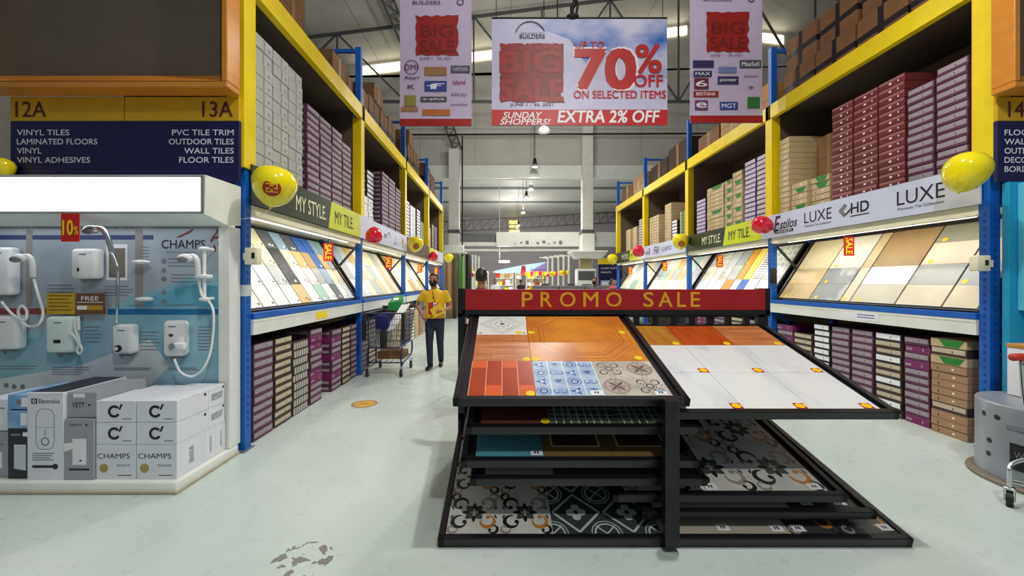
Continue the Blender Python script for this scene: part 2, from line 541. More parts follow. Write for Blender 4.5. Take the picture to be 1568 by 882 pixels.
# ------------------------------------------------------------------ pallet racks on both sides of the aisle
XL, XR, S0, BAY, NB = 2.27, 4.29, 3.49, 2.81, 4
SIDES = {'left': (-1, XL), 'right': (1, XR)}
def rb(mb, side, s0, s1, w0, w1, z0, z1):
    sx, x0 = SIDES[side]
    return mb.box(sx * (x0 + w0), sx * (x0 + w1), s0, s1, z0, z1)
def RP(side, s, w, z):
    sx, x0 = SIDES[side]
    return Vector((sx * (x0 + w), s, z))
def plane(mb, side, s_start, w, z):
    """u runs in reading direction along the aisle, v up, n into the aisle; s_start is where reading begins."""
    sx, x0 = SIDES[side]
    return mb.frame((sx * (x0 + w), s_start, z), (0, -sx, 0), (0, 0, 1))
SLOT = mat('post_slot', (10, 62, 132), .6)
TUBEGLOW = mat('fluorescent_tube', (255, 252, 240), .3, emit=4.0, var=.01)
def make_rack(side):
    sx, x0 = SIDES[side]
    root = empty('pallet_rack', (sx * (x0 + .5), S0 + BAY * 2, 0),
                 ('blue and yellow pallet rack whose end stands behind the white shower booth' if side == 'left' else 'blue and yellow pallet rack whose end stands behind the grey steel drum'),
                 'rack', 'pallet racks')
    for i in range(NB + 1):
        s = S0 + BAY * i
        mb = MB(BLUE)
        rb(mb, side, s - .04, s + .04, 0, .09, 0, 5.25)
        rb(mb, side, s - .04, s + .04, .98, 1.07, 0, 5.25)
        for k in range(6):
            za, zb = .25 + k * .8, .25 + (k + 1) * .8
            mb.bar(RP(side, s, .05, za if k % 2 else zb), RP(side, s, 1.02, zb if k % 2 else za), .035)
        mb.bar(RP(side, s, .05, 5.2), RP(side, s, 1.02, 5.2), .05)
        mb.use(STEEL); rb(mb, side, s - .07, s + .07, -.015, .12, 0, .012)
        mb.use(SLOT)
        for k in range(30):
            z = .2 + k * .065
            rb(mb, side, s - .008, s + .008, -.002, .002, z, z + .03)
            rb(mb, side, s - .042, s - .038, .035, .05, z, z + .03)
        mb.build('upright', root)
        mb = MB(YEL)
        wd = .075 if i else .08
        rb(mb, side, s - wd, s + wd, -.018, .115 if i else .13, 2.5, 4.1)
        mb.build('post_cover', root)
    for i in range(NB):
        a, b = S0 + BAY * i + .045, S0 + BAY * (i + 1) - .045
        mb = MB(YEL); rb(mb, side, a - .1, b + .1, -.03, .045, 4.10, 4.31)
        mb.use(mat('yellow_seam', (170, 140, 8), .6)); rb(mb, side, b + .02, b + .026, -.032, -.03, 4.10, 4.31)
        mb.build('top_beam', root)
        mb = MB(PLYD); rb(mb, side, a - .04, b + .04, .045, 1.06, 4.2, 4.24); mb.build('top_deck', root)
        mb = MB(WHITE); rb(mb, side, a, b, -.02, .03, 1.015, 1.155); rb(mb, side, a, b, -.024, -.018, 1.13, 1.15)
        mb.build('shelf_beam', root)
        mb = MB(BLUE); rb(mb, side, a, b, -.024, .06, 1.157, 1.212); mb.build('blue_ledge', root)
        mb = MB(PLYD); rb(mb, side, a, b, .02, 1.04, 2.42, 2.46); mb.build('storage_deck', root)
        mb = MB(DARKPANEL); rb(mb, side, a, b, .03, 1.04, 1.03, 1.05); mb.build('shelf_board', root)
        mb = MB(PLY); rb(mb, side, a, b, 1.045, 1.06, 0, 4.2); mb.build('back_panel', root)
        mb = MB(PLY); rb(mb, side, b - .012, b, .13, 1.04, 2.46, 4.2); mb.build('partition', root)
        mb = MB(CREAM)                                         # the enamel canopy that carries the fluorescent tube
        rb(mb, side, a, b, .0, .09, 2.10, 2.19); rb(mb, side, a, b, .09, .8, 2.17, 2.20)
        for k in range(4):
            s = a + (b - a) * (k + .5) / 4
            rb(mb, side, s - .25, s + .25, .11, .2, 2.135, 2.17)
        c = mb.build('light_canopy', root)
        mb = MB(TUBEGLOW); mb.cyl(RP(side, a + .15, .16, 2.118), RP(side, b - .15, .16, 2.118), .014, seg=8); mb.build('tube', c)
        p = RP(side, (a + b) / 2, .17, 2.09)
        t = RP(side, (a + b) / 2, .42, 1.55)
        light('shelf_lamp', 'AREA', p, SHELF_W, c, (1, .98, .93), 2.4, .07, (t - p).to_track_quat('-Z', 'Y').to_euler())
    return root
RACK = {s: make_rack(s) for s in ('left', 'right')}

# ------------------------------------------------------------------ sloped boards of tile samples
FRAME_DK = mat('board_frame', (44, 40, 38), .5)
def tmat(rgb, rough=.5, var=.05, scale=5, rgb2=None):
    k = 'glaze_%d_%d_%d' % tuple(rgb) + ('_b' if rgb2 else '')
    return mat(k, rgb, rough, var=var, scale=scale, rgb2=rgb2)
W1, W2, C1, C2 = (236, 236, 232), (224, 228, 230), (232, 224, 196), (226, 214, 178)
G1, G2, G3, K1 = (176, 180, 180), (150, 156, 160), (92, 98, 104), (38, 40, 48)
BE, OR_, SKY, BL, TE, PK, TAN, BRN = (206, 188, 150), (224, 184, 122), (150, 176, 196), (60, 110, 190), (164, 198, 186), (222, 208, 206), (190, 158, 96), (142, 118, 86)
def board(side, bay, cols, label, cat='tile board', stick=None):
    """cols from near to far: (width, [(height, colour), ...] bottom to top)."""
    sx, x0 = SIDES[side]
    a = S0 + BAY * bay + .07; b = S0 + BAY * (bay + 1) - .07
    lo, hi = Vector((sx * (x0 + .07), 0, 1.225)), Vector((sx * (x0 + .66), 0, 2.13))
    V = (hi - lo); H = V.length; V.normalize()
    root = empty('tile_board', (sx * (x0 + .3), (a + b) / 2, 1.2), label, cat, 'sloped tile boards on the racks')
    U = Vector((0, -sx, 0))                                   # so that n faces the aisle
    O = Vector((lo.x, a if sx < 0 else b, lo.z))
    W = b - a
    mb = MB(FRAME_DK).frame(O, U, V)
    mb.box(0, W, 0, H, -.03, -.002)
    mb.box(0, .03, 0, H, -.03, .03); mb.box(W - .03, W, 0, H, -.03, .03)
    mb.build('backing', root)
    mb = MB(FRAME_DK); mb.bar(RP(side, b - .03, .05, 1.23), RP(side, b - .03, .62, 1.75), .03); mb.bar(RP(side, b - .03, .05, 2.05), RP(side, b - .03, .45, 1.6), .03)
    mb.build('brace', root)
    tot = sum(c[0] for c in cols)
    pos = .035
    for ci, (wd, tiles) in enumerate(cols):
        wu = wd / tot * (W - .07)
        u0 = pos if sx < 0 else W - pos - wu                  # near to far on either side
        th = sum(t[0] for t in tiles); v0 = .02
        for (h, c) in tiles:
            hv = h / th * (H - .04)
            m = c if not isinstance(c, tuple) else tmat(c)
            mb = MB(m).frame(O, U, V)
            mb.box(u0 + .010, u0 + wu - .010, v0 + .0015, v0 + hv - .0015, 0, .012)
            if callable(getattr(m, 'get', None)) and m.get('pattern'):
                PATTERN[m['pattern']](mb, u0 + .01, u0 + wu - .01, v0, v0 + hv, .0125)
            if RND.random() < (.75 if bay == 0 else .35):
                for q in range(1 if stick else 1 + RND.randrange(2)):
                    uu = u0 + wu * (.8 if sx < 0 else .2) - q * .05
                    mb.use(stick or INKBLACK)
                    if stick: mb.disc(uu, v0 + .04, .028, .0135, 10)
                    else: mb.rect(uu - .012, uu + .018, v0 + .03 + q * .02, v0 + .05 + q * .02, .0132)
                    mb.use(stick or WPAPER)
                    if not stick and RND.random() < .5: mb.rect(uu - .06, uu - .02, v0 + .03, v0 + .065, .013)
            mb.build('tile', root)
            v0 += hv
        pos += wu
    return root
PATTERN = {}
def hexes(mb, u0, u1, v0, v1, n):
    mb.use(mat('hex_ink', (70, 78, 84), .3))
    nu = max(2, int((u1 - u0) / .1)); nv = max(2, int((v1 - v0) / .1))
    for i in range(nu):
        for j in range(nv):
            mb.ring(u0 + (i + .5) * (u1 - u0) / nu, v0 + (j + .5) * (v1 - v0) / nv, .022, .034, n=n, seg=6)
def dashes(mb, u0, u1, v0, v1, n):
    mb.use(mat('dash_ink', (90, 96, 90), .3))
    for j in range(7):
        v = v0 + (j + .5) * (v1 - v0) / 7
        mb.rect(u0 + .04, u1 - .04, v - .012, v + .012, n)
PATTERN['hex'] = hexes; PATTERN['dash'] = dashes
HEXT = mat('hex_glaze', (206, 208, 200), .2); HEXT['pattern'] = 'hex'
DASHT = mat('dash_glaze', (226, 228, 222), .2); DASHT['pattern'] = 'dash'
VEIN = mat('veined_glaze', (240, 240, 238), .5, scale=3, rgb2=(206, 210, 214), lo=.45, hi=.75)
PATCH = mat('grey_patch_glaze', (182, 184, 180), .5, scale=2.2, rgb2=(142, 146, 148), lo=.48, hi=.52)
BROWNV = mat('brown_gradient_glaze', (170, 140, 94), .5, scale=2, rgb2=(150, 122, 84))
board('left', 0, [
    (.30, [(1, W1), (1, W1), (1, W2), (1, W1)]),
    (.30, [(1, W1), (1, W2), (1, C1), (1, W2)]),
    (.32, [(1, W2), (1, W1), (1, C1), (1, W1)]),
    (.32, [(1, W1), (1, G1), (1, C1), (1, C2)]),
    (.32, [(1, OR_), (2, K1), (1, G3)]),
    (.32, [(1, W1), (1, W1), (1, C1), (1, SKY)]),
    (.32, [(1, TE), (1, PK), (1, OR_), (1, G3)]),
    (.30, [(1, W1), (1, G1), (1, TAN), (1, BL)]),
    (.28, [(1, G3), (1, SKY), (1, BL), (1, BL)]),
    (.26, [(1, W1), (1, C1), (1, OR_), (1, SKY)]),
    (.24, [(1, W2), (1, C2), (1, G1), (1, TE)])], 'sloped tile board with white, black and blue samples under the left MY STYLE sign')
board('left', 1, [
    (.3, [(1, W2), (1, G1), (1, SKY)]), (.3, [(2, W2), (1, G1)]), (.3, [(1, C1), (1, BE), (1, TAN)]), (.3, [(1, G1), (1, C2), (1, C1)]),
    (.3, [(1, BE), (1, G1), (1, C1)]), (.3, [(1, C1), (1, W1), (1, C2)]), (.3, [(1, BE), (1, BE), (1, G1)]), (.3, [(1, C1), (1, C1), (1, C1)])],
    'sloped tile board of grey and beige samples behind the shopping cart')
board('left', 2, [
    (.3, [(1, C1), (1, BE), (1, TAN)]), (.3, [(2, W1), (1, C2)]), (.3, [(1, C1), (1, C1), (1, BE)]), (.3, [(1, TAN), (1, C2), (1, C1)]),
    (.3, [(1, BE), (1, G1), (1, C1)]), (.3, [(1, C1), (1, W1), (1, C2)]), (.3, [(1, BE), (1, C1), (1, G1)])],
    'sloped tile board of brownish samples just behind the man in yellow')
board('left', 3, [(.4, [(1, C1), (1, BE), (1, C1)]), (.4, [(2, W1), (1, C2)]), (.4, [(1, C1), (1, C1), (1, BE)]), (.4, [(1, BE), (1, C2), (1, C1)]), (.4, [(1, C1), (1, G1), (1, C1)])],
    'farthest sloped tile board on the rack behind the shower booth')
STK = mat('yellow_sticker', (250, 205, 20), .5)
board('right', 0, [
    (.30, [(1, (222, 208, 178)), (1, G1), (1.1, (222, 200, 170)), (.9, G2)]),
    (.46, [(1, (214, 204, 180)), (1, (170, 172, 168)), (1.1, (226, 206, 180)), (.9, (150, 148, 130))]),
    (.56, [(1, (198, 192, 174)), (1, W1), (2, BROWNV)]),
    (.14, [(2, (222, 206, 176)), (2, (204, 182, 140))]),
    (.50, [(1, PATCH), (1, PATCH), (2, (226, 222, 206))]),
    (.60, [(1, (202, 178, 122)), (1, (208, 186, 136)), (2, (214, 200, 160))])],
    'sloped tile board of large beige and grey samples under the cursive shop sign', stick=STK)
board('right', 1, [
    (.5, [(1, W1), (1, HEXT), (1, HEXT)]), (.3, [(1, W1), (1, DASHT), (1, DASHT)]), (.22, [(1, BL), (1, (232, 206, 90)), (1, (232, 206, 90))]),
    (.22, [(1, W1), (1, (206, 146, 40)), (1, (206, 146, 40))]), (.3, [(1, (206, 146, 40)), (1, G1), (1, G2)]), (.3, [(1, W1), (1, HEXT), (1, G1)]),
    (.3, [(1, W1), (1, PK), (1, HEXT)]), (.4, [(1, W2), (1, C1), (1, HEXT)])],
    'sloped tile board with ochre, blue and patterned samples under the right MY STYLE sign', stick=STK)
board('right', 2, [(.35, [(1, W1), (1, G1), (1, PK)]), (.35, [(1, C1), (1, TE), (1, TE)]), (.35, [(1, W1), (1, OR_), (1, PK)]), (.35, [(1, W1), (1, G1), (1, OR_)]),
                   (.35, [(1, C1), (1, BE), (1, C1)]), (.35, [(1, W1), (1, TE), (1, W2)]), (.35, [(1, W1), (1, G1), (1, C1)])],
      'sloped tile board of soft pink, green and grey samples below the white fascia sign', stick=STK)
board('right', 3, [(.4, [(1, W1), (1, C1), (1, G1)]), (.4, [(1, C1), (1, W1), (1, C2)]), (.4, [(1, TE), (1, C1), (1, W1)]), (.4, [(1, W1), (1, W2), (1, G1)]), (.4, [(1, C1), (1, BE), (1, W1)])],
      'farthest sloped tile board on the rack behind the steel drum', stick=STK)

# ------------------------------------------------------------------ fascia signs clipped to the racks
SGREEN = mat('olive_dark_sign', (44, 52, 30), .45); SLIME = mat('lime_sign', (206, 214, 20), .4); SWHITE = mat('pale_lilac_sign', (206, 210, 232), .4, var=.03); SGREY = mat('pale_grey_print', (190, 190, 196), .4)
CREAMINK = mat('cream_ink', (238, 236, 200), .5)
ZS0, ZS1 = 2.19, 2.545
def fascia(side, bay, kind, label, group='fascia signs'):
    sx, x0 = SIDES[side]
    a = S0 + BAY * bay; b = a + BAY
    st = a if sx < 0 else b
    root = empty('fascia_sign', RP(side, (a + b) / 2, -.03, ZS0), label, 'sign', group)
    W, H = BAY, ZS1 - ZS0
    mb = plane(MB(), side, st, -.035, ZS0)
    tx = plane(MB(), side, st, -.035, ZS0)
    p0 = -.05
    if kind == 'style':
        k = W * .56
        mb.use(SGREEN).prism([(0, 0), (k - .04, 0), (k + .05, H), (0, H)], -.012, 0)
        mb.use(SLIME).prism([(k - .04, 0), (W - .15, 0), (W - .15, H), (k + .05, H)], -.012, 0)
        mb.use(SWHITE).prism([(W - .15, 0), (W, 0), (W, H), (W - .15, H)], -.012, 0)
        tx.use(CREAMINK).text('MY STYLE.', k * .70, H * .47, .72, .17, .002, .006); emit(tx, 'lettering', root)
        tx.use(INKBLACK).text('MY TILE.', k + .47, H * .47, .64, .17, .002, .004)
    elif kind == 'estilos':
        mb.use(SWHITE).prism([(0, 0), (W * .52, 0), (W * .6, H), (0, H)], -.012, 0)
        mb.prism([(W * .52, 0), (W * .86, 0), (W * .9, H), (W * .6, H)], -.012, 0)
        mb.use(SGREY).prism([(W * .86, 0), (W, 0), (W, H), (W * .9, H)], -.012, 0)
        tx.use(INKBLACK).text('E', .22, .20, .15, .25, .002, .03, .3).text('stilos', .46, .18, .36, .14, .002, .02, .35)
        tx.rect(.18, .56, .05, .095, .002)
        tx.use(WPAPER).text('PREMIUM', .37, .072, .3, .03, .003, .01)
        emit(tx, 'lettering', root); tx.use(INKBLACK).text('LUXE', 1.0, .2, .46, .15, .002)
        tx.text('Premium Tile Collection', 1.0, .085, .44, .03, .002)
        emit(tx, 'lettering', root); tx.use(GREYPLASTIC).poly([(1.33, .2), (1.42, .28), (1.46, .245), (1.40, .19), (1.44, .15), (1.41, .11)], .002)
        tx.use(INKBLACK).poly([(1.41, .11), (1.44, .15), (1.47, .18), (1.52, .22), (1.50, .17)], .002)
        tx.text('HD', 1.63, .2, .24, .13, .002, .03).rect(1.50, 1.75, .1, .112, .002)
        emit(tx, 'emblem', root); tx.use(INKBLACK).text('LUXE', 2.30, .2, .46, .15, .002)
        tx.text('Premium Tile Collection', 2.30, .085, .44, .03, .002)
    elif kind == 'logos':
        mb.use(SWHITE).prism([(0, 0), (W, 0), (W, H), (0, H)], -.012, 0)
        tx.use(INKGREY).text('geo', W * .42, .17, .22, .1, .002, .02)
        tx.use(NAVY).ring(W * .5, .2, .05, .075, -20, 160, .002)
        emit(tx, 'emblem', root); tx.use(INKGREY).text('t', W * .66, .22, .05, .1, .002).text('tiles', W * .66, .1, .2, .05, .002)
        emit(tx, 'emblem', root); tx.use(ORANGE).disc(W * .87, .2, .07, .002).use(INKGREY).text('terra', W * .87, .08, .18, .04, .002)
    elif kind == 'file':
        mb.use(SWHITE).prism([(0, 0), (W, 0), (W, H), (0, H)], -.012, 0)
        tx.use(INKGREY)
        for k in range(5): tx.rect(.22 + k * .06, .26 + k * .06, .1, .2, .002)
        tx.use(NAVY).poly([(.52, .08), (.58, .08), (.58, .27), (.5, .27), (.5, .23), (.53, .23)], .002)
        emit(tx, 'emblem', root); tx.use(NAVY).text('Fili', 1.05, .18, .42, .2, .002, .01, .4)
        emit(tx, 'lettering', root); tx.use(NAVY).text('CAPIZ', 1.75, .17, .6, .1, .002)
        emit(tx, 'lettering', root); tx.use(INKGREY).text('premium', 2.4, .17, .3, .06, .002)
    elif kind == 'lime':
        mb.use(SLIME).prism([(0, 0), (W * .5, 0), (W * .5, H), (0, H)], -.012, 0); mb.use(SWHITE).prism([(W * .5, 0), (W, 0), (W, H), (W * .5, H)], -.012, 0)
        tx.use(INKBLACK).text('MY TILE.', W * .25, H * .5, .8, .17, .002)
    elif kind == 'brown':
        mb.use(PLY).prism([(0, 0), (W, 0), (W, H), (0, H)], -.012, 0)
    mb.build('panel', root)
    if tx.f: tx.build('lettering', root)
    return root
fascia('left', 0, 'style', 'dark green and lime MY STYLE MY TILE fascia nearest the shower booth')
fascia('left', 1, 'logos', 'white fascia sign with small tile logos above the shopping cart')
fascia('left', 2, 'brown', 'plain brown fascia board between the white logo sign and the lime one')
fascia('left', 3, 'lime', 'lime and white fascia at the far end of the rack behind the booth')
fascia('right', 0, 'estilos', 'pale lilac fascia sign lettered Estilos and LUXE HD')
fascia('right', 1, 'style', 'green and lime MY STYLE MY TILE fascia next to the pale lilac sign')
fascia('right', 2, 'file', 'white fascia sign with blue cursive lettering on the rack behind the drum')
fascia('right', 3, 'style', 'farthest and smallest green and lime MY STYLE MY TILE fascia')

# ------------------------------------------------------------------ cartons of tiles
PLUM = mat('plum_card', (88, 44, 74), .6, var=.2, scale=3); LILAC = mat('lilac_grey_label', (156, 146, 154), .6, var=.08)
DKBR = mat('dark_brown_card', (62, 46, 40), .6, var=.2, scale=3); BEIGEL = mat('beige_label', (196, 182, 160), .6)
MAROON = mat('maroon_card', (104, 38, 42), .6, var=.15, scale=3); PINKL = mat('pinkish_label', (156, 98, 98), .6)
GREYC = mat('grey_white_card', (184, 182, 178), .7, var=.1, scale=4); GREYC2 = mat('grey_tape', (150, 148, 144), .6)
KTILE = mat('pale_kraft_card', (196, 174, 132), .7, var=.1, scale=4); KDOT = mat('dark_gap', (70, 58, 44), .8)
GREEN = mat('green_print', (28, 124, 44), .5); BWK = mat('black_card', (44, 38, 44), .6); BLUEC = mat('indigo_card', (70, 70, 128), .6)
MAGENTA = mat('magenta_card', (120, 34, 96), .5)
def carton_mesh(L, Dp, H, body, style, label, extra=None):
    mb = MB(body)
    mb.rbox(-L / 2, L / 2, -Dp / 2, Dp / 2, 0, H, .004, 1)
    e = .0008
    def front(): mb.frame((0, -Dp / 2 - e, 0), (1, 0, 0), (0, 0, 1))
    def end(sg): mb.frame((sg * (L / 2 + e), 0, 0), (0, sg, 0), (0, 0, 1))
    if style in ('stripe', 'bigstripe'):
        k = .16 if style == 'stripe' else .08
        front(); mb.use(label).rect(-L * .46, L * .46, H * (k + .18), H * (1 - k * .6))
        mb.use(body).rect(L * .1, L * .13, H * .4, H * .7, e)
        for sg in (-1, 1):
            end(sg); mb.use(label).rect(-Dp * .1, Dp * .42, H * .35, H * .75)
    elif style == 'dots':
        front(); mb.use(extra or PINKL).rect(-L * .49, L * .49, H * .62, H * .95)
        mb.use(label).rect(-L * .08, L * .02, H * .3, H * .52, e).rect(L * .25, L * .3, H * .3, H * .5, e)
    elif style == 'kraft':
        front(); mb.use(KDOT).rect(-L * .5, L * .5, H * .93, H * .97).rect(-L * .3, -L * .27, H * .2, H * .6)
        mb.use(WPAPER).rect(L * .1, L * .16, H * .35, H * .6)
    elif style == 'green':
        front(); mb.use(KDOT).rect(-L * .5, L * .5, H * .93, H * .97)
        mb.use(GREEN).poly([(-L * .1, H * .1), (L * .3, H * .1), (L * .45, H * .9), (-L * .25, H * .9)], e)
    elif style == 'white':
        front(); mb.use(GREYC2).rect(-L * .5, L * .5, H * .95, H * .99).rect(-L * .05, L * .05, 0.01, H * .95).use(label).rect(L * .22, L * .36, H * .3, H * .55, e)
        for sg in (-1, 1):
            end(sg); mb.use(GREYC2).rect(-Dp * .5, Dp * .5, H * .95, H * .99).use(label).rect(-Dp * .3, Dp * .1, H * .25, H * .7)
    elif style == 'lattice':
        front(); mb.use(label)
        for k in range(6): mb.rect(-L * .45 + k * L * .15, -L * .45 + k * L * .15 + L * .11, H * .12, H * .9)
    elif style == 'plain':
        front(); mb.use(label).rect(-L * .45, -L * .2, H * .3, H * .6).rect(L * .2, L * .25, H * .3, H * .7)
    elif style == 'strap':
        front(); mb.use(BLACKM).rect(-L * .5, L * .5, H * .40, H * .56).rect(-L * .06, L * .06, 0, H, e)
        for sg in (-1, 1):
            end(sg); mb.use(BLACKM).rect(-Dp * .5, Dp * .5, H * .40, H * .56)
        mb.world(); mb.use(BLACKM).frame((0, 0, H + e)).rect(-L * .06, L * .06, -Dp / 2, Dp / 2)
    elif style == 'big':
        front(); mb.use(KDOT).rect(-L * .5, L * .5, H * .49, H * .505).use(label).rect(-L * .06, L * .06, 0, H, e)
        for sg in (-1, 1):
            end(sg); mb.use(KDOT).rect(-Dp * .5, Dp * .5, H * .7, H * .71).use(label).rect(-.03, .03, H * .7, H)
        mb.frame((0, 0, H + e)).use(label).rect(-L / 2, L / 2, -.03, .03)
    return mb.mesh('carton', Vector((0, 0, 0)))
CART = {}
def carton(adj, L, Dp, H, *a, **k):
    key = (adj, round(L, 2), Dp, H, a[1])
    if key not in CART:
        CART[key] = carton_mesh(L, Dp, H, *a, **k)
    return CART[key]
KINDS = {  # adjective: height, body, style, label
    'plum': (.082, PLUM, 'stripe', LILAC), 'magenta': (.082, MAGENTA, 'plain', LILAC), 'brown': (.082, DKBR, 'stripe', BEIGEL), 'beige': (.09, KDOT, 'lattice', GREYC),
    'pale': (.125, GREYC, 'white', GREYC2), 'maroon': (.086, MAROON, 'dots', WPAPER), 'kraft': (.082, KTILE, 'kraft', WPAPER), 'green': (.082, KTILE, 'green', WPAPER),
    'black': (.082, BWK, 'bigstripe', WPAPER), 'indigo': (.082, BLUEC, 'bigstripe', WPAPER), 'lilac': (.082, mat('violet_card', (84, 56, 104), .6), 'bigstripe', mat('lilac_label', (196, 186, 206), .6)), 'white': (.12, WPAPER, 'white', LILAC),
    'tan': (.075, mat('tan_card', (168, 134, 102), .75), 'kraft', WPAPER)}
NTH = ['nearest', 'second', 'third', 'fourth', 'fifth', 'sixth', 'seventh', 'eighth', 'ninth', 'tenth', 'eleventh', 'twelfth', 'thirteenth', 'fourteenth', 'fifteenth', 'sixteenth', 'seventeenth', 'eighteenth', 'nineteenth', 'twentieth', 'twenty-first', 'twenty-second', 'twenty-third', 'twenty-fourth', 'twenty-fifth', 'twenty-sixth', 'twenty-seventh', 'twenty-eighth', 'twenty-ninth', 'thirtieth']
COUNT = {}
FARC = []
def stack(side, s0, s1, n, kinds, where, z0=0.0, w0=.05, Dp=.5):
    """One stack of cartons on the rack between s0 and s1; every carton is an object."""
    sx, x0 = SIDES[side]
    key = (side, where)
    k = COUNT.get(key, 0); COUNT[key] = k + 1
    anchor = 'shower booth' if side == 'left' else 'steel drum'
    z = z0
    far = s0 > 9.1 or (where == 'floor' and s0 > 6.3)
    if isinstance(kinds, str): kinds = [kinds]
    for i in range(n):
        adj = kinds[i % len(kinds)]
        H, body, style, lab = KINDS[adj]
        L = s1 - s0 - .012
        if far:
            FARC.append((adj, L, Dp, H, body, style, lab, RP(side, (s0 + s1) / 2, w0 + Dp / 2, z), math.pi / 2 if sx < 0 else -math.pi / 2))
            z += H + .001
            continue
        me = carton(adj, L, Dp, H, body, style, lab)
        o = bpy.data.objects.new('tile_carton' if adj not in ('pale', 'maroon', 'kraft', 'green', 'lilac') else adj + '_tile_carton', me)
        COL.objects.link(o)
        o.location = RP(side, (s0 + s1) / 2, w0 + Dp / 2 + RND.uniform(-.006, .006), z)
        o.rotation_euler = (0, 0, (math.pi / 2 if sx < 0 else -math.pi / 2) + RND.uniform(-.008, .008))
        z += H + .001
        place = 'on the floor' if where == 'floor' else 'above the signs'
        tag(o, '%s tile carton, %s up in the %s stack from the %s %s' % (adj, ORD[i], NTH[k], anchor, place), 'carton', 'tile cartons stacked on the racks')
# left, on the floor under the boards (from the booth into the distance)
F = 'floor'
stack('left', 3.64, 3.96, 11, 'plum', F)
stack('left', 3.98, 4.31, 11, 'brown', F)
stack('left', 4.33, 4.69, 9, 'beige', F)
stack('left', 4.72, 5.03, 11, ['plum', 'plum', 'plum', 'magenta', 'magenta'], F)
stack('left', 5.05, 5.29, 10, 'magenta', F, w0=.25)
stack('left', 5.31, 5.63, 10, ['plum', 'plum', 'magenta'], F)
stack('left', 5.65, 5.95, 10, 'brown', F)
stack('left', 5.97, 6.22, 10, 'plum', F)
for k, (a, n, kd) in enumerate(((6.40, 10, 'plum'), (6.78, 10, 'brown'), (7.2, 9, 'plum'), (8.2, 9, 'kraft'), (8.62, 10, 'kraft'))):
    stack('left', a, a + .36, n, kd, F)
for k, (a, n, kd) in enumerate(((9.2, 11, 'kraft'), (9.75, 10, 'black'), (10.3, 10, 'kraft'), (10.9, 9, 'tan'))):
    stack('left', a, a + .5, n, kd, F)
# left, above the signs
T = 'top'; ZU = 2.462
stack('left', 3.66, 3.95, 11, 'pale', T, ZU); stack('left', 3.96, 4.24, 11, 'pale', T, ZU); stack('left', 4.25, 4.54, 11, 'pale', T, ZU)
stack('left', 4.66, 4.98, 14, 'plum', T, ZU, .06); stack('left', 4.99, 5.33, 14, 'plum', T, ZU, .06); stack('left', 5.34, 5.68, 14, 'plum', T, ZU, .06); stack('left', 5.69, 6.02, 13, 'plum', T, ZU, .06)
stack('left', 6.52, 6.98, 4, 'white', T, ZU); stack('left', 7.12, 7.5, 13, 'black', T, ZU, .2); stack('left', 7.52, 7.95, 14, 'plum', T, ZU); stack('left', 7.97, 8.45, 14, 'plum', T, ZU); stack('left', 8.47, 8.9, 13, 'plum', T, ZU)
stack('left', 9.35, 9.75, 12, 'indigo', T, ZU); stack('left', 9.85, 10.4, 8, 'white', T, ZU); stack('left', 10.55, 11.0, 12, 'black', T, ZU); stack('left', 11.1, 11.5, 9, 'green', T, ZU)
stack('left', 12.1, 12.6, 9, 'kraft', T, ZU); stack('left', 12.8, 13.2, 11, 'brown', T, ZU); stack('left', 13.3, 13.8, 11, 'plum', T, ZU)
# right, on the floor
stack('right', 3.64, 3.96, 12, ['tan', 'tan', 'tan', 'brown', 'tan', 'tan', 'tan', 'tan', 'tan', 'green', 'brown', 'green'], F, w0=.03)
stack('right', 3.98, 4.24, 11, ['magenta', 'plum', 'plum', 'plum', 'plum', 'plum', 'plum', 'magenta', 'plum'], F)
stack('right', 4.26, 4.57, 11, ['brown', 'black', 'brown'], F)
stack('right', 4.59, 4.88, 11, 'plum', F)
stack('right', 4.90, 5.18, 11, 'plum', F)
stack('right', 5.20, 5.47, 11, 'black', F)
stack('right', 5.49, 5.84, 9, 'brown', F)
stack('right', 5.86, 6.20, 10, ['plum', 'magenta'], F)
for a, kd in ((6.5, 'plum'), (7.0, 'brown'), (7.6, 'plum'), (8.3, 'magenta')):
    stack('right', a, a + .45, 10, kd, F)
# right, above the signs
stack('right', 3.66, 3.94, 14, 'plum', T, ZU, .06); stack('right', 3.95, 4.22, 13, 'plum', T, ZU, .06)
stack('right', 4.24, 4.54, 15, 'maroon', T, ZU, .06); stack('right', 4.55, 4.86, 15, 'maroon', T, ZU, .06); stack('right', 4.87, 5.18, 15, 'maroon', T, ZU, .06)
stack('right', 5.26, 5.58, 6, ['kraft', 'kraft', 'kraft', 'kraft', 'green', 'green'], T, ZU, .1); stack('right', 5.60, 5.90, 6, ['kraft', 'green', 'kraft', 'kraft', 'green'], T, ZU, .06)
stack('right', 5.94, 6.15, 15, 'kraft', T, ZU, .05)
stack('right', 6.40, 6.72, 14, 'lilac', T, ZU, .06); stack('right', 6.73, 7.05, 14, 'lilac', T, ZU, .06)
stack('right', 7.12, 7.42, 13, ['kraft', 'green', 'kraft'], T, ZU, .06); stack('right', 7.43, 7.68, 12, ['kraft', 'green'], T, ZU, .06)
stack('right', 7.72, 8.35, 12, ['kraft', 'kraft', 'kraft', 'kraft', 'kraft', 'green'], T, ZU, .06); stack('right', 8.4, 8.8, 10, 'lilac', T, ZU, .06)
stack('right', 9.35, 9.6, 9, 'green', T, ZU); stack('right', 9.75, 10.05, 7, 'black', T, ZU); stack('right', 10.1, 10.5, 13, 'kraft', T, ZU); stack('right', 10.9, 11.6, 11, 'kraft', T, ZU)
stack('right', 12.1, 12.5, 12, 'white' if False else 'lilac', T, ZU); stack('right', 12.7, 13.1, 10, 'kraft', T, ZU); stack('right', 13.3, 13.8, 10, 'kraft', T, ZU)

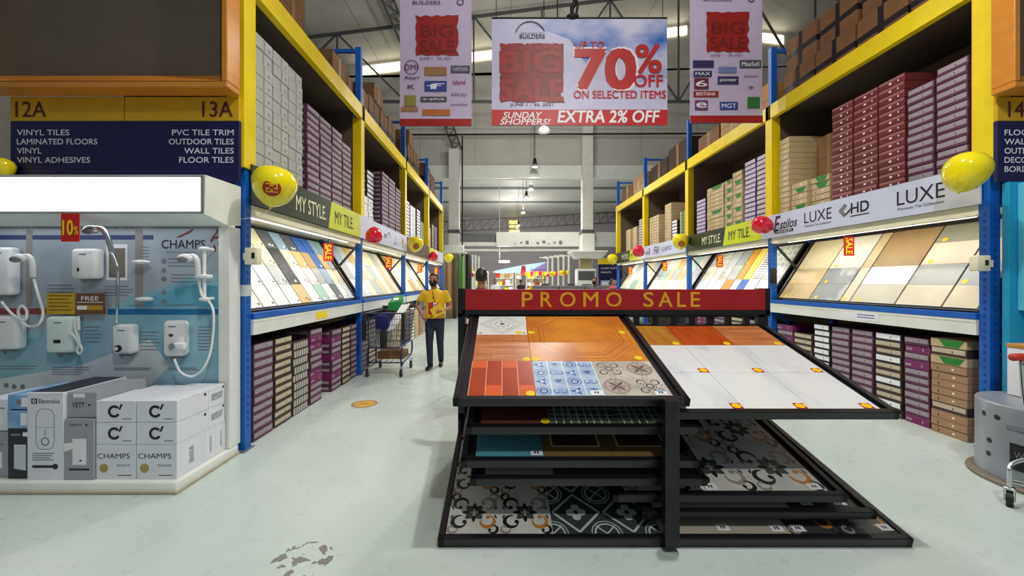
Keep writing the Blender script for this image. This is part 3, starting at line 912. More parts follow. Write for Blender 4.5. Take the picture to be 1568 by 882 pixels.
# the rest, small in the distance or behind the cart and the promo rack: one object
mb = MB()
for (adj, L, Dp, H, body, style, lab, p, rz) in FARC:
    me = carton(adj, L, Dp, H, body, style, lab)
    M = Matrix.Translation(p) @ Matrix.Rotation(rz, 4, 'Z')
    mb.M = M
    vs = [v.co.copy() for v in me.vertices]
    b0 = len(mb.v)
    mb.v.extend(M @ v for v in vs)
    for pl in me.polygons:
        mb.use(me.materials[pl.material_index])
        mb.f.append([i + b0 for i in pl.vertices]); mb.fm.append(mb.cur); mb.sm.append(False)
mb.M = Matrix.Identity(4)
tag(mb.build('stacked_tile_cartons', loc=(0, 10, 0)), 'remaining stacks of mixed tile cartons farther along both racks', 'cartons', None, 'stuff')

# big cartons on the upper storage and the top decks
TAPE = mat('brown_tape', (140, 104, 66), .4)
BIGN = {}
def big(side, s0, s1, z0, H, w0, Dp, body=KRAFTD, style='big', adj='brown', where='top deck', rz=0.0):
    sx, x0 = SIDES[side]
    k = BIGN.get((side, where), 0); BIGN[(side, where)] = k + 1
    me = carton_mesh(s1 - s0 - .01, Dp, H, body, style, TAPE if style != 'strap' else BLACKM)
    o = bpy.data.objects.new('storage_carton', me); COL.objects.link(o)
    o.location = RP(side, (s0 + s1) / 2, w0 + Dp / 2, z0)
    o.rotation_euler = (0, 0, (math.pi / 2 if sx < 0 else -math.pi / 2) + rz)
    anchor = 'booth' if side == 'left' else 'drum'
    tag(o, '%s storage carton, %s from the %s on the rack %s' % (adj, NTH[k], anchor, where), 'carton', 'storage cartons on the rack tops')
    return o
ZT = 4.242
for (a, b, H) in ((3.6, 4.15, .75), (4.17, 4.7, .62), (5.45, 5.95, .5), (5.97, 6.2, .42)):
    big('left', a, b, ZT, H, .1, .6)
for (a, b, H) in ((6.45, 6.95, .55), (7.0, 7.6, .62), (7.62, 8.1, .62), (8.15, 8.7, .7), (9.2, 9.8, .6), (9.85, 10.4, .75), (10.45, 11.1, .8), (12.0, 12.8, .9), (12.85, 13.6, .8)):
    big('left', a, b, ZT, H, .08 + RND.uniform(0, .05), .7, KRAFTD, 'big' if H < .6 else 'strap', 'brown')
big('left', 7.2, 7.75, ZT + .622, .3, .1, .5); big('left', 9.9, 10.3, ZT + .752, .35, .1, .5)
for (a, b) in ((3.6, 4.22), (4.24, 4.86), (4.88, 5.5), (5.52, 6.14)):
    for r in range(2):
        big('right', a + .004, b - .03 * r, ZT + r * .47, .465 + (.06 * ((a * 7) % 1) if r else 0), .1 + .05 * r * ((a * 3) % 1), .7, KRAFTD, 'strap', 'black-strapped', rz=.03 * (((a * 5) % 1) - .5) * r)
for (a, b, H, bd) in ((6.45, 7.1, .55, mat('ochre_card', (196, 140, 58), .7)), (7.12, 7.9, .6, KRAFT), (7.95, 8.8, .45, KRAFTD), (9.3, 10.4, .72, mat('umber_card', (66, 46, 34), .8)), (10.45, 11.6, .6, mat('umber_card', (66, 46, 34), .8)), (12.2, 13.2, .7, KRAFT), (13.25, 14.4, .6, KRAFTD)):
    big('right', a, b, ZT, H, .1, .7, bd)
big('right', 5.30, 5.74, ZU + .5, .62, .3, .5, KRAFTD, 'big', 'brown', 'upper shelf')

# ------------------------------------------------------------------ the promo rack of pull-out tile trays
def at(px, py, d):
    return ((px - VX) * d / FPX, d, CAMH - (py - VY) * d / FPX)
RK = empty('tile_display_rack', (.95, 2.8, 0), 'black steel promo rack of slide-out tile trays in the middle of the aisle', 'display rack')
mb = MB(BLACK)
for x in (-.36, .955, 2.25):
    mb.rbox(x - .03, x + .03, 3.40, 3.46, 0, 1.44, .004, 1)
mb.rbox(-.39, 2.28, 3.40, 3.46, 1.19, 1.225, .004, 1); mb.rbox(-.39, 2.28, 3.41, 3.45, 1.06, 1.10, .004, 1); mb.rbox(-.39, 2.28, 3.40, 3.46, .3, .36, .004, 1)
mb.box(-.39, 2.28, 3.43, 3.445, 1.02, 1.13)
for k in range(9):
    x = .98 + k * .16
    mb.box(x, x + .05, 3.41, 3.44, 1.10, 1.2)
mb.build('back_frame', RK)
mb = MB(BLACKM); mb.box(-.33, 2.22, 3.435, 3.445, .06, 1.03); mb.build('darkening_sheet', RK)  # black sheet added to keep the gaps between the trays dark
mb = MB(BLACK); mb.rbox(.895, .975, 2.155, 2.215, .03, .845, .004, 1); mb.build('front_post', RK)
mb = MB(RED); mb.rbox(-.325, 2.265, 3.375, 3.40, 1.252, 1.432, .003, 1); mb.use(BLACK).box(2.265, 2.30, 3.37, 3.42, 1.2, 1.44).box(-.345, -.325, 3.37, 3.42, 1.2, 1.44).box(-.345, 2.30, 3.37, 3.42, 1.215, 1.252)
hb = mb.build('header_board', RK)
mb = MB(GOLD).frame((0, 3.374, 0), (1, 0, 0), (0, 0, 1))
u0, u1 = (799 - VX) * 3.374 / 600, (1072 - VX) * 3.374 / 600
wd = u1 - u0
for w_, a, b in (('PROMO', 799, 952), ('SALE', 985, 1072)):
    n = len(w_); xa, xb = (a - VX) * 3.374 / 600, (b - VX) * 3.374 / 600
    wl = {'P': .095, 'R': .1, 'O': .135, 'M': .13, 'S': .09, 'A': .12, 'L': .075, 'E': .08}
    tot = sum(wl[c] for c in w_); gap = (xb - xa - tot) / (n - 1)
    x = xa
    for c in w_:
        mb.text(c, x + wl[c] / 2, 1.345, wl[c], .128, .0, .012); x += wl[c] + gap
    emit(mb, 'lettering', hb); mb.use(GOLD)
# printed motifs of the sample tiles, drawn on the tile's own face
P_WHITE = mat('glaze_white', (232, 234, 230), .18, var=.02, coat=.3)
def motif_floral(mb, u, v, s, n):
    c = (u + s / 2, v + s / 2)
    k = mat('ink_black_green', (30, 36, 36), .35); g = mat('ink_warm_grey', (158, 148, 138), .35); o = mat('ink_ochre', (196, 132, 66), .35); dg = mat('ink_dark_grey', (74, 78, 76), .35)
    mb.use(dg)
    for a in (45, 135, 225, 315): mb.leaf(c[0] + .03 * s * math.cos(math.radians(a)), c[1] + .03 * s * math.sin(math.radians(a)), .2 * s, .14 * s, a, n)
    mb.use(k)
    for a in (0, 90, 180, 270): mb.leaf(c[0] + .07 * s * math.cos(math.radians(a)), c[1] + .07 * s * math.sin(math.radians(a)), .17 * s, .085 * s, a, n)
    for q, (su, sv) in enumerate(((-1, 1), (1, 1), (1, -1), (-1, -1))):
        a = math.degrees(math.atan2(sv, su))
        mb.use((k, g, o, k)[q] if q != 2 else (o if RND.random() < .5 else g))
        cu, cv = c[0] + su * .27 * s, c[1] + sv * .22 * s
        mb.curl(cu, cv, .14 * s, .05 * s, a - 150, a + 130, n)
        mb.use(k if q % 2 == 0 else g)
        mb.curl(c[0] + su * .38 * s, c[1] + sv * .40 * s, .09 * s, .036 * s, a + 150, a - 120, n)
        mb.use(dg).leaf(c[0] + su * .40 * s, c[1] + sv * .06 * s, .11 * s, .045 * s, a + 20 * su * sv, n)
def motif_diamond(mb, u, v, s, n):
    c = (u + s / 2, v + s / 2)
    l = mat('ink_pale_green', (196, 204, 198), .35); d = mat('ink_charcoal', (48, 54, 52), .35); o = mat('ink_rust', (150, 96, 66), .35)
    mb.use(l)
    h = .46 * s
    P = [(c[0] + h, c[1]), (c[0], c[1] + h), (c[0] - h, c[1]), (c[0], c[1] - h)]
    for i in range(4): mb.line(*P[i], *P[(i + 1) % 4], .045 * s, n)
    for a in (0, 90, 180, 270):
        mb.disc(c[0] + .11 * s * math.cos(math.radians(a)), c[1] + .11 * s * math.sin(math.radians(a)), .085 * s, n + .0001, 14)
    mb.use(d).disc(c[0], c[1], .06 * s, n + .0003, 4)
    mb.use(l)
    for su in (0, 1):
        for sv in (0, 1):
            mb.ring(u + su * s, v + sv * s, .2 * s, .235 * s, (180 if su and sv else 90 if su else 270 if sv else 0), (270 if su and sv else 180 if su else 360 if sv else 90), n, 8)
            mb.ring(u + su * s, v + sv * s, .27 * s, .29 * s, (180 if su and sv else 90 if su else 270 if sv else 0), (270 if su and sv else 180 if su else 360 if sv else 90), n, 8)
            mb.line(u + su * s, v + sv * s, u + su * s + (.18 if not su else -.18) * s, v + sv * s + (.18 if not sv else -.18) * s, .03 * s, n)
def motif_azulejo(mb, u, v, s, n):
    b = mat('ink_cobalt', (58, 96, 166), .3); b2 = mat('ink_pale_blue', (140, 172, 216), .3); w = mat('ink_milk', (226, 232, 240), .3)
    q = s / 4
    for i in range(4):
        mb.use(w).line(u + (i + 1) * q, v, u + (i + 1) * q, v + s, .006, n)
        for j in range(4):
            cu, cv = u + (i + .5) * q, v + (j + .5) * q
            k = (i * 3 + j * 2) % 4
            if k == 0:
                mb.use(b).ring(cu, cv, q * .16, q * .28, n=n, seg=14).ring(cu, cv, q * .4, q * .45, n=n, seg=14)
            elif k == 1:
                mb.use(b2).ring(cu, cv + q * .2, q * .3, q * .42, 180, 360, n, 12)
                for a in (60, 90, 120): mb.use(b).leaf(cu, cv - q * .1, q * .45, q * .16, a, n)
            elif k == 2:
                for a in range(0, 360, 60): mb.use(b if a % 120 else b2).leaf(cu, cv, q * .42, q * .2, a, n)
                mb.use(w).disc(cu, cv, q * .1, n + .0002, 10)
            else:
                for sg in (-1, 1):
                    mb.use(b).curl(cu + sg * q * .22, cv, q * .2, q * .06, 90, 90 + sg * 300, n, 14)
                mb.use(b2).leaf(cu, cv - q * .45, q * .9, q * .12, 90, n)
def motif_ornate(mb, u, v, s, n):
    d = mat('ink_umber', (98, 88, 82), .35); g = mat('ink_stone', (150, 144, 138), .35); r = mat('ink_rose', (186, 164, 156), .35)
    for i in range(2):
        for j in range(2):
            cu, cv = u + (i + .5) * s / 2, v + (j + .5) * s / 2
            t = s / 2
            if (i + j) % 2 == 0:
                mb.use(r).disc(cu, cv, .42 * t, n, 20); mb.use(g).ring(cu, cv, .34 * t, .40 * t, n=n + .0001)
                for a in range(0, 360, 45): mb.use(d if a % 90 else g).leaf(cu, cv, .32 * t, .1 * t, a, n + .0002)
                mb.use(d).disc(cu, cv, .07 * t, n + .0003, 4)
            else:
                mb.use(d).ring(cu, cv, .08 * t, .13 * t, n=n).ring(cu, cv, .18 * t, .2 * t, n=n)
                for a in (45, 135, 225, 315):
                    x, y = cu + .3 * t * math.cos(math.radians(a)), cv + .3 * t * math.sin(math.radians(a))
                    mb.use(d if a % 2 else g).curl(x, y, .13 * t, .035 * t, a - 160, a + 120, n, 12)
            for a in (0, 90, 180, 270):
                mb.use(g).curl(cu + .42 * t * math.cos(math.radians(a)), cv + .42 * t * math.sin(math.radians(a)), .09 * t, .02 * t, a, a + 280, n, 10)
def motif_mandala(mb, u, v, s, n):
    g = mat('ink_faint_grey', (176, 184, 192), .35); d = mat('ink_slate', (84, 92, 98), .35)
    c = (u + s / 2, v + s / 2)
    for h, w in ((.45, .02), (.38, .012)):
        P = [(c[0] + h * s, c[1]), (c[0], c[1] + h * s), (c[0] - h * s, c[1]), (c[0], c[1] - h * s)]
        for i in range(4): mb.use(g).line(*P[i], *P[(i + 1) % 4], w * s, n)
    for a in range(0, 360, 45):
        mb.use(d).leaf(c[0] + .14 * s * math.cos(math.radians(a)), c[1] + .14 * s * math.sin(math.radians(a)), .06 * s, .03 * s, a + 90, n)
        mb.use(d).leaf(c[0], c[1], .07 * s, .02 * s, a, n)
    for su in (.04, .96):
        for sv in (.04, .96): mb.use(d).leaf(u + su * s, v + sv * s, .1 * s, .03 * s, math.degrees(math.atan2(.5 - sv, .5 - su)), n)
    mb.use(g).ring(c[0], c[1], .24 * s, .255 * s, n=n)
def motif_medallion(mb, u, v, s, n):
    d = mat('ink_burnt_orange', (186, 104, 30), .35)
    c = (u + s / 2, v + s / 2)
    for R, w in ((.40, .016), (.47, .010), (.36, .007), (.52, .005)):
        P = [(c[0] + R * s * math.cos(math.radians(22.5 + 45 * i)) * 1.05, c[1] + R * s * math.sin(math.radians(22.5 + 45 * i)) * 1.05) for i in range(8)]
        for i in range(8): mb.use(d).line(*P[i], *P[(i + 1) % 8], w * s, n)
def motif_bricks(mb, u, v, s, n):
    a = mat('terracotta_deep', (176, 62, 18), .3); l = mat('terracotta_pale_joint', (214, 150, 110), .4)
    q = s / 4
    for i in range(4):
        off = .25 if i % 2 == 0 else 0
        mb.use(a).rect(u + i * q + .004, u + (i + 1) * q - .004, v + (0 if i % 2 == 0 else .28) * s, v + (.78 if i % 2 == 0 else 1) * s, n)
        mb.use(l).line(u + i * q, v, u + i * q, v + s, .006, n + .0001)
def motif_planks(mb, u, v, s, n):
    l = mat('plank_joint', (150, 84, 44), .4)
    for j in range(1, 4): mb.use(l).line(u, v + j * s / 4, u + s, v + j * s / 4, .003, n)
    for j in range(4): mb.use(l).line(u + s * (.3 + .4 * (j % 2)), v + j * s / 4, u + s * (.3 + .4 * (j % 2)), v + (j + 1) * s / 4, .003, n)
def motif_mosaic(mb, u, v, s, n):
    l = mat('mosaic_grout', (186, 196, 180), .5)
    for k in range(1, 9): mb.use(l).line(u + k * s / 9, v, u + k * s / 9 + .01 * (k % 3 - 1), v + s, .008, n).line(u, v + k * s / 9, u + s, v + k * s / 9 - .01 * (k % 3 - 1), .008, n)
def motif_frame(mb, u, v, s, n):
    l = mat('frame_ink', (206, 190, 160), .4); d = mat('frame_dark', (70, 56, 40), .4)
    mb.use(d).rect(u + .12 * s, u + .88 * s, v + .2 * s, v + .8 * s, n); mb.use(l)
    for a in ((.14, .22, .86, .22), (.14, .78, .86, .78), (.14, .22, .14, .78), (.86, .22, .86, .78)): mb.line(u + a[0] * s, v + a[1] * s, u + a[2] * s, v + a[3] * s, .012, n + .0001)
MARBLE = mat('marble_glaze', (238, 240, 242), .1, scale=1.6, rgb2=(206, 214, 226), coat=.4, lo=.5, hi=.72, stretch=(2.4, 1, 1))
ORTILE = mat('orange_medallion_glaze', (224, 142, 36), .3, scale=3, rgb2=(200, 112, 30), lo=.4, hi=.62)
PALEOR = mat('pale_orange_wood_glaze', (206, 132, 78), .35, scale=3, rgb2=(188, 110, 60), stretch=(1, 6, 1))
TERRA = mat('terracotta_glaze', (226, 96, 40), .3, var=.06)
RWOOD = mat('red_wood_glaze', (196, 84, 26), .3, scale=3, rgb2=(178, 70, 20), stretch=(6, 1, 1))
OCWOOD = mat('ochre_wood_glaze', (196, 136, 48), .3, scale=3, rgb2=(178, 116, 40), stretch=(6, 1, 1))
AZ = mat('azulejo_glaze', (196, 212, 232), .2, scale=8, rgb2=(166, 190, 222)); ORN = mat('stone_glaze', (206, 200, 190), .3, scale=6, rgb2=(186, 178, 168))
DIAMG = mat('charcoal_glaze', (62, 70, 68), .2); BROWNT = mat('brown_glaze', (96, 56, 40), .3); MOSG = mat('moss_mosaic', (92, 104, 76), .3, scale=12, rgb2=(60, 74, 56)); TEAL = mat('teal_glaze', (88, 150, 168), .15); BFR = mat('tobacco_glaze', (124, 98, 62), .3); BEIG = mat('beige_glaze', (186, 178, 160), .2)
FLT = mat('floral_glaze', (222, 222, 216), .2, scale=5, rgb2=(206, 206, 200))
STKY = mat('sticker_yellow', (252, 222, 16), .5)
def tray(name, px0, pxw, py_top, d, tilt, tiles, T, ncol, nrow, stickers=(), depth=1.24, lip=.052, label=None):
    """A pull-out tray: black frame, backing and tiles laid in rows; px0, py_top give its front corner."""
    x0, y0, z0 = at(px0, py_top, d)
    W = pxw * d / FPX
    o = MB(BLACK)
    b = .04
    # local axes: u right, v up the slope, n out of the tray
    o.rbox(0, W, 0, b, -lip + .012, .012, .004, 1); o.rbox(0, W, depth - b, depth, -lip + .012, .012, .004, 1)
    o.rbox(0, b, 0, depth, -lip + .012, .012, .004, 1); o.rbox(W - b, W, 0, depth, -lip + .012, .012, .004, 1)
    o.box(b, W - b, b, depth - b, -.03, -.008)
    t = o.build(name, RK, local=True)
    t.location = Vector((x0, y0, z0)) - wloc(RK) - Vector((0, 0, .012))
    t.rotation_euler = (math.radians(tilt), 0, 0)
    if label: t['label'] = label
    gu = (W - 2 * b - ncol * T) / 2
    for (i, j, w_, h_, m, mot) in tiles:
        u, v = b + gu + i * T, b + .004 + j * T
        mb = MB(m); mb.box(u + .001, u + w_ * T - .001, v + .001, min(v + h_ * T - .001, depth - b), -.008, .004)
        if mot:
            s = T if mot not in (motif_medallion,) else T * w_
            if mot in (motif_floral, motif_diamond) and T > .5:
                for a in (0, 1):
                    for c in (0, 1):
                        mot(mb, u + a * T / 2, v + c * T / 2, T / 2, .0046)
            else: mot(mb, u, v, s, .0046)
        mb.build('tile', t, local=True)
    for (u, v, kind) in stickers:
        uu, vv = b + gu + u * T, b + .004 + v * T
        if kind == 'round': mb = MB(STKY).disc(uu, vv, .026, .0056, 16); mb.use(GOLD).ring(uu, vv, .010, .013, n=.006, seg=10)
        elif kind == 'red': mb = MB(REDPAPER).rect(uu - .032, uu + .032, vv - .026, vv + .026, .0056); mb.use(STKY).disc(uu, vv, .026, .006, 14, .022).use(GOLD).ring(uu, vv, .008, .011, n=.0064, seg=10)
        else: mb = MB(WPAPER).rect(uu - .036, uu + .036, vv - .024, vv + .024, .0056); mb.use(INKBLACK).rect(uu - .014, uu - .005, vv - .009, vv + .011, .006).rect(uu + .002, uu + .012, vv - .009, vv + .011, .006)
        if kind == 'blue': mb.use(mat('sticker_blue', (120, 170, 220), .5)).rect(uu - .036, uu + .036, vv + .012, vv + .024, .0062)
        mb.build('price_sticker', t, local=True)
    return t
DT = 2.245
tray('tray', 693, 365, 611, DT, 18.5, [
    (0, 0, 1, 1, TERRA, motif_bricks), (1, 0, 1, 1, AZ, motif_azulejo), (2, 0, 1, 1, ORN, motif_ornate),
    (0, 1, 1, 1, PALEOR, motif_planks), (1, 1, 2, 2, ORTILE, motif_medallion), (0, 2, 1, 1, P_WHITE, motif_mandala)], .4, 3, 3,
    [(.92, .06, 'round'), (.92, 1.06, 'round'), (1.07, 1.06, 'round'), (1.07, 2.1, 'round'), (2.85, 1.1, 'round'), (2.85, 2.1, 'round'), (.82, 2.1, 'round'), (1.9, .08, 'white'), (2.85, .08, 'blue')],
    label='left upper tray with terracotta, medallion and blue patterned tiles')
tray('tray', 1018, 362, 631, DT, 18.0, [
    (0, 0, 1, 1, MARBLE, None), (1, 0, 1, 1, MARBLE, None), (2, 0, 1, 1, MARBLE, None), (0, 1, 1, 1, MARBLE, None), (1, 1, 1, 1, MARBLE, None), (2, 1, 1, 1, MARBLE, None),
    (0, 2, 1, 1, OCWOOD, motif_planks), (1, 2, 1, 1, RWOOD, motif_planks), (2, 2, 1, 1, PALEOR, motif_planks)], .4, 3, 3,
    [(.93, .07, 'red'), (1.87, .07, 'red'), (2.85, .07, 'red'), (.93, 1.07, 'red'), (1.87, 1.07, 'red'), (2.88, 1.07, 'red'), (.88, 2.07, 'round'), (1.88, 2.07, 'round'), (2.88, 2.07, 'round')],
    label='right upper tray with white marble and wood-look tiles')
tray('tray', 713, 365, 654, DT, 17, [(i, j, 1, 1, BROWNT if i == 0 else MOSG, None if i == 0 else motif_mosaic) for i in range(3) for j in range(3)], .4, 3, 3, [(.95, .06, 'round')], label='second left tray with brown and moss green mosaic tiles')
tray('tray', 705, 365, 705, DT, 16, [(i, j, 1, 1, TEAL if i == 0 else BFR, None if i == 0 else motif_frame) for i in range(3) for j in range(3)], .4, 3, 3, [(.9, .08, 'blue')], label='third left tray with teal and brown framed tiles')
tray('tray', 720, 365, 733, DT, 15.2, [(i, j, 1, 1, BEIG if i < 1 else DIAMG, None) for i in range(3) for j in range(3)], .4, 3, 3, [], label='fourth left tray, mostly hidden, with beige and charcoal tiles')
tray('tray', 938, 362, 758, DT + .02, 14.4, [(i, j, 1, 1, FLT, motif_floral) for i in range(3) for j in range(3)], .4, 3, 3, [(1.1, .08, 'white'), (1.3, .08, 'white'), (2.85, .08, 'white')], label='right lower tray with black curled floral tiles')
tray('tray', 983, 362, 784, DT + .01, 13.6, [(i, j, 1, 1, BEIG if i < 2 else DIAMG, None) for i in range(3) for j in range(3)], .4, 3, 3, [(2.8, .1, 'white'), (2.3, .1, 'white')], label='right tray just above the base, with beige tiles')
tray('base_tray', 670, 730, 825, 2.2, 12.4,
     [(0, j, 1, 1, FLT, motif_floral) for j in range(2)] + [(1, j, 1, 1, DIAMG, motif_diamond) for j in range(2)] + [(2, j, 1.2, 1, BEIG, None) for j in range(2)] + [(3.2, j, 1, 1, DIAMG, motif_floral) for j in range(2)],
     .62, 4.2, 2, [(2.6, .07, 'white'), (3.1, .06, 'white'), (3.3, .06, 'white'), (4.12, .07, 'white')], depth=1.28, lip=.07, label='wide base tray with floral, diamond and beige tiles')
mb = MB(BLACKM); mb.box(-.36, 2.26, 3.36, 3.42, 0, .3); mb.add([(-.36, 2.26, 0), (-.33, 2.26, 0), (-.33, 3.4, 0), (-.36, 3.4, 0), (-.36, 2.26, .012), (-.33, 2.26, .012), (-.33, 3.4, .25), (-.36, 3.4, .25)], [(0, 3, 2, 1), (4, 5, 6, 7), (0, 1, 5, 4), (1, 2, 6, 5), (2, 3, 7, 6), (3, 0, 4, 7)])
mb.add([(2.23, 2.26, 0), (2.26, 2.26, 0), (2.26, 3.4, 0), (2.23, 3.4, 0), (2.23, 2.26, .012), (2.26, 2.26, .012), (2.26, 3.4, .25), (2.23, 3.4, .25)], [(0, 3, 2, 1), (4, 5, 6, 7), (0, 1, 5, 4), (1, 2, 6, 5), (2, 3, 7, 6), (3, 0, 4, 7)])
mb.build('skirt', RK)

# ------------------------------------------------------------------ end boards: yellow and navy aisle signs, framed dark panel above
def endcap(x0, x1, y, label, top, left_lines, right_lines, numbers):
    root = empty('aisle_sign', ((x0 + x1) / 2, y, 2.37), label, 'sign', 'aisle signs on the rack ends')
    mb = MB(YEL if False else mat('mustard_paint', (206, 162, 16), .45)); mb.rbox(x0, x1, y - .03, y, 2.8855, 3.095, .004, 1)
    mb.use(mat('mustard_seam', (140, 104, 10), .6)).box((x0 + x1) / 2 - .004, (x0 + x1) / 2 + .004, y - .032, y - .03, 2.8855, 3.094)
    yb = mb.build('number_board', root)
    mb = MB(mat('number_ink', (86, 28, 22), .5)).frame((0, y - .033, 0), (1, 0, 0), (0, 0, 1))
    ink = mb.mats[0]
    for (s, cx) in numbers: mb.use(ink).text(s, cx, 2.985, .265, .135, 0, .012); emit(mb, 'numerals', yb)
    mb = MB(NAVY); mb.rbox(x0, x1, y - .03, y, 2.36, 2.885, .003, 1); nb = mb.build('name_board', root)
    mb = MB(mat('pale_letters', (226, 226, 240), .5)).frame((0, y - .032, 0), (1, 0, 0), (0, 0, 1))
    for lines, side in ((left_lines, 0), (right_lines, 1)):
        for k, t in enumerate(lines):
            w = .0445 * len(t) + .01 - .018 * t.count('I') - .01 * t.count(' ')
            cx = x0 + .06 + w / 2 if side == 0 else x1 - .045 - w / 2
            mb.use(MATS['pale_letters']).text(t, cx, 2.785 - k * .079, w, .05, 0, .012); emit(mb, 'lettering', nb)
    return root
endcap(-4.25, -2.275, 3.41, 'yellow and navy aisle sign 12A and 13A above the shower booth', 0,
       ['VINYL TILES', 'LAMINATED FLOORS', 'VINYL', 'VINYL ADHESIVES'], ['PVC TILE TRIM', 'OUTDOOR TILES', 'WALL TILES', 'FLOOR TILES'], (('12A', -4.07), ('13A', -2.46)))
endcap(4.265, 6.3, 3.41, 'yellow and navy aisle sign 14A behind the steel drum, cut by the frame', 0,
       ['FLOOR TILES', 'WALL TILES', 'OUTDOOR TILES', 'DECORS', 'BORDERS'], [], (('14A', 4.49),))
def framed_panel(x0, x1, y, z0, z1, dp, label):
    root = empty('framed_board', ((x0 + x1) / 2, y, z0), label, 'board', 'framed dark boards over the aisle signs')
    t = .17
    mb = MB(ORANGE); mb.rbox(x0, x1, y - dp, y, z0, z0 + .05, .006, 1); mb.rbox(x0, x1, y - dp, y, z1 - .1, z1, .006, 1)
    mb.rbox(x0, x0 + .05, y - dp, y, z0 + .0505, z1 - .1005, .006, 1); mb.rbox(x1 - .05, x1, y - dp, y, z0 + .0505, z1 - .1005, .006, 1)
    # splayed inner lining of the deep frame
    mb.add([(x0 + .05, y - dp, z0 + .05), (x1 - .05, y - dp, z0 + .05), (x1 - .135, y - .03, z0 + .16), (x0 + .135, y - .03, z0 + .16)], [(0, 1, 2, 3)])
    mb.add([(x1 - .05, y - dp, z0 + .05), (x1 - .05, y - dp, z1 - .1), (x1 - .135, y - .03, z1 - .1), (x1 - .135, y - .03, z0 + .16)], [(0, 1, 2, 3)])
    mb.add([(x0 + .05, y - dp, z0 + .05), (x0 + .05, y - dp, z1 - .1), (x0 + .135, y - .03, z1 - .1), (x0 + .135, y - .03, z0 + .16)], [(0, 1, 2, 3)[::-1]])
    mb.build('frame', root)
    mb = MB(DARKPANEL); mb.box(x0 + .05, x1 - .05, y - .03, y, z0 + .05, z1 - .05); mb.build('dark_panel', root)
    return root
framed_panel(-4.45, -2.262, 3.375, 3.096, 4.7, .16, 'big orange frame round a dark panel above sign 13A')
framed_panel(4.20, 6.4, 3.375, 3.096, 4.7, .16, 'big orange frame round a dark panel above sign 14A')
# cyan end board right
CYAN = mat('cyan_board', (30, 160, 208), .4); CYANL = mat('light_cyan', (96, 196, 226), .4)
r = empty('end_display_board', (5.3, 3.42, 0), 'cyan end display board with raised paler blocks behind the steel drum', 'display board')
mb = MB(CYAN); mb.rbox(4.34, 6.3, 3.36, 3.41, 0, 2.355, .004, 1); mb.build('board', r)
mb = MB(CYANL); mb.rbox(4.41, 6.2, 3.31, 3.36, 1.25, 2.34, .006, 1); mb.rbox(4.5, 6.2, 3.25, 3.31, 1.05, 2.1, .006, 1); mb.build('raised_block', r)

# ------------------------------------------------------------------ shower booth on the rack end
BT = empty('shower_display_booth', (-3.3, 3.1, 0), 'white shower display booth with a glowing lightbox and curved plinth', 'display booth')
mb = MB(WHITE); mb.rbox(-4.6, -2.30, 2.76, 3.415, 0, .085, .012, 2); mb.use(mat('plinth_foot_band', (176, 168, 146), .7)).rbox(-4.61, -2.292, 2.752, 3.415, 0, .022, .004, 1); mb.build('plinth', BT)  # darker beige band along the foot of the plinth
mb = MB(WHITE); mb.rbox(-2.40, -2.301, 3.301, 3.44, .086, 1.964, .006, 1); mb.build('side_panel', BT)
mb = MB(WHITE)
hp = [(3.02, 2.02), (3.03, 2.325), (3.44, 2.33), (3.44, 1.99), (3.30, 1.965)]
mb.M = Matrix(((0, 0, 1, 0), (1, 0, 0, 0), (0, 1, 0, 0), (0, 0, 0, 1)))
mb.prism(hp, -4.6, -2.30); hd = mb.build('header', BT)
LBX = mat('lightbox_face', (255, 253, 240), .3, emit=2.2, var=.0)
mb = MB(GREYPLASTIC); mb.box(-4.6, -2.305, 3.012, 3.022, 2.025, 2.315); mb.use(LBX).box(-4.58, -2.325, 3.006, 3.014, 2.04, 2.30)
mb.use(INKGREY)
for (px, py, L, a) in ((68, 299, .04, 60), (80, 298, .03, 0), (96, 297, .02, 0), (97, 292, .02, 0), (108, 297, .05, -60), (117, 294, .03, 50), (128, 294, .03, -20), (138, 298, .05, -50), (103, 287, .03, 20)):
    x, _, z = at(px, py, 3.005)
    mb.frame((x, 3.005, z), (math.cos(math.radians(a)), 0, math.sin(math.radians(a))), (-math.sin(math.radians(a)), 0, math.cos(math.radians(a)))); mb.rect(-L / 2, L / 2, -.006, .006)
mb.build('lightbox', hd)
light('lightbox_lamp', 'AREA', (-3.45, 3.0, 2.17), 10, hd, (1, .98, .92), 2.2, .25, (math.pi / 2, 0, 0))
light('booth_lamp', 'AREA', (-3.4, 3.16, 1.96), 2.4, hd, (.95, .98, 1), 1.9, .08, (0, 0, 0))
PRINT = mat('booth_print', (170, 178, 188), .3, scale=1.2, rgb2=(150, 162, 176)); WAVE = mat('teal_wave_print', (150, 190, 204), .3, scale=2, rgb2=(124, 172, 192)); WAVE2 = mat('deep_teal_wave', (96, 164, 188), .3)
BP = 3.325
mb = MB(PRINT); mb.box(-4.6, -2.40, BP, 3.44, .085, 1.97)
mb.frame((0, BP, 0), (1, 0, 0), (0, 0, 1))
def bx(px, py): return ((px - VX) * BP / FPX, CAMH - (py - VY) * BP / FPX)
def brect(px0, py0, px1, py1, n): 
    u0, v1 = bx(px0, py0); u1, v0 = bx(px1, py1); mb.rect(u0, u1, v0, v1, n)
mb.use(WAVE).poly([bx(-100, 600), bx(345, 600), bx(345, 488), bx(260, 500), bx(165, 487), bx(60, 520), bx(-100, 530)][::1] if False else [bx(-60, 640), bx(347, 640), bx(347, 487), bx(250, 487), bx(165, 487), bx(60, 505), bx(-60, 520)], .0006)
mb.poly([bx(165, 487), bx(347, 487), bx(347, 418), bx(290, 424), bx(240, 445), bx(200, 452), bx(170, 470)], .0006)
mb.use(WAVE2).poly([bx(190, 470), bx(347, 470), bx(347, 440), bx(300, 434), bx(250, 448)], .0009)
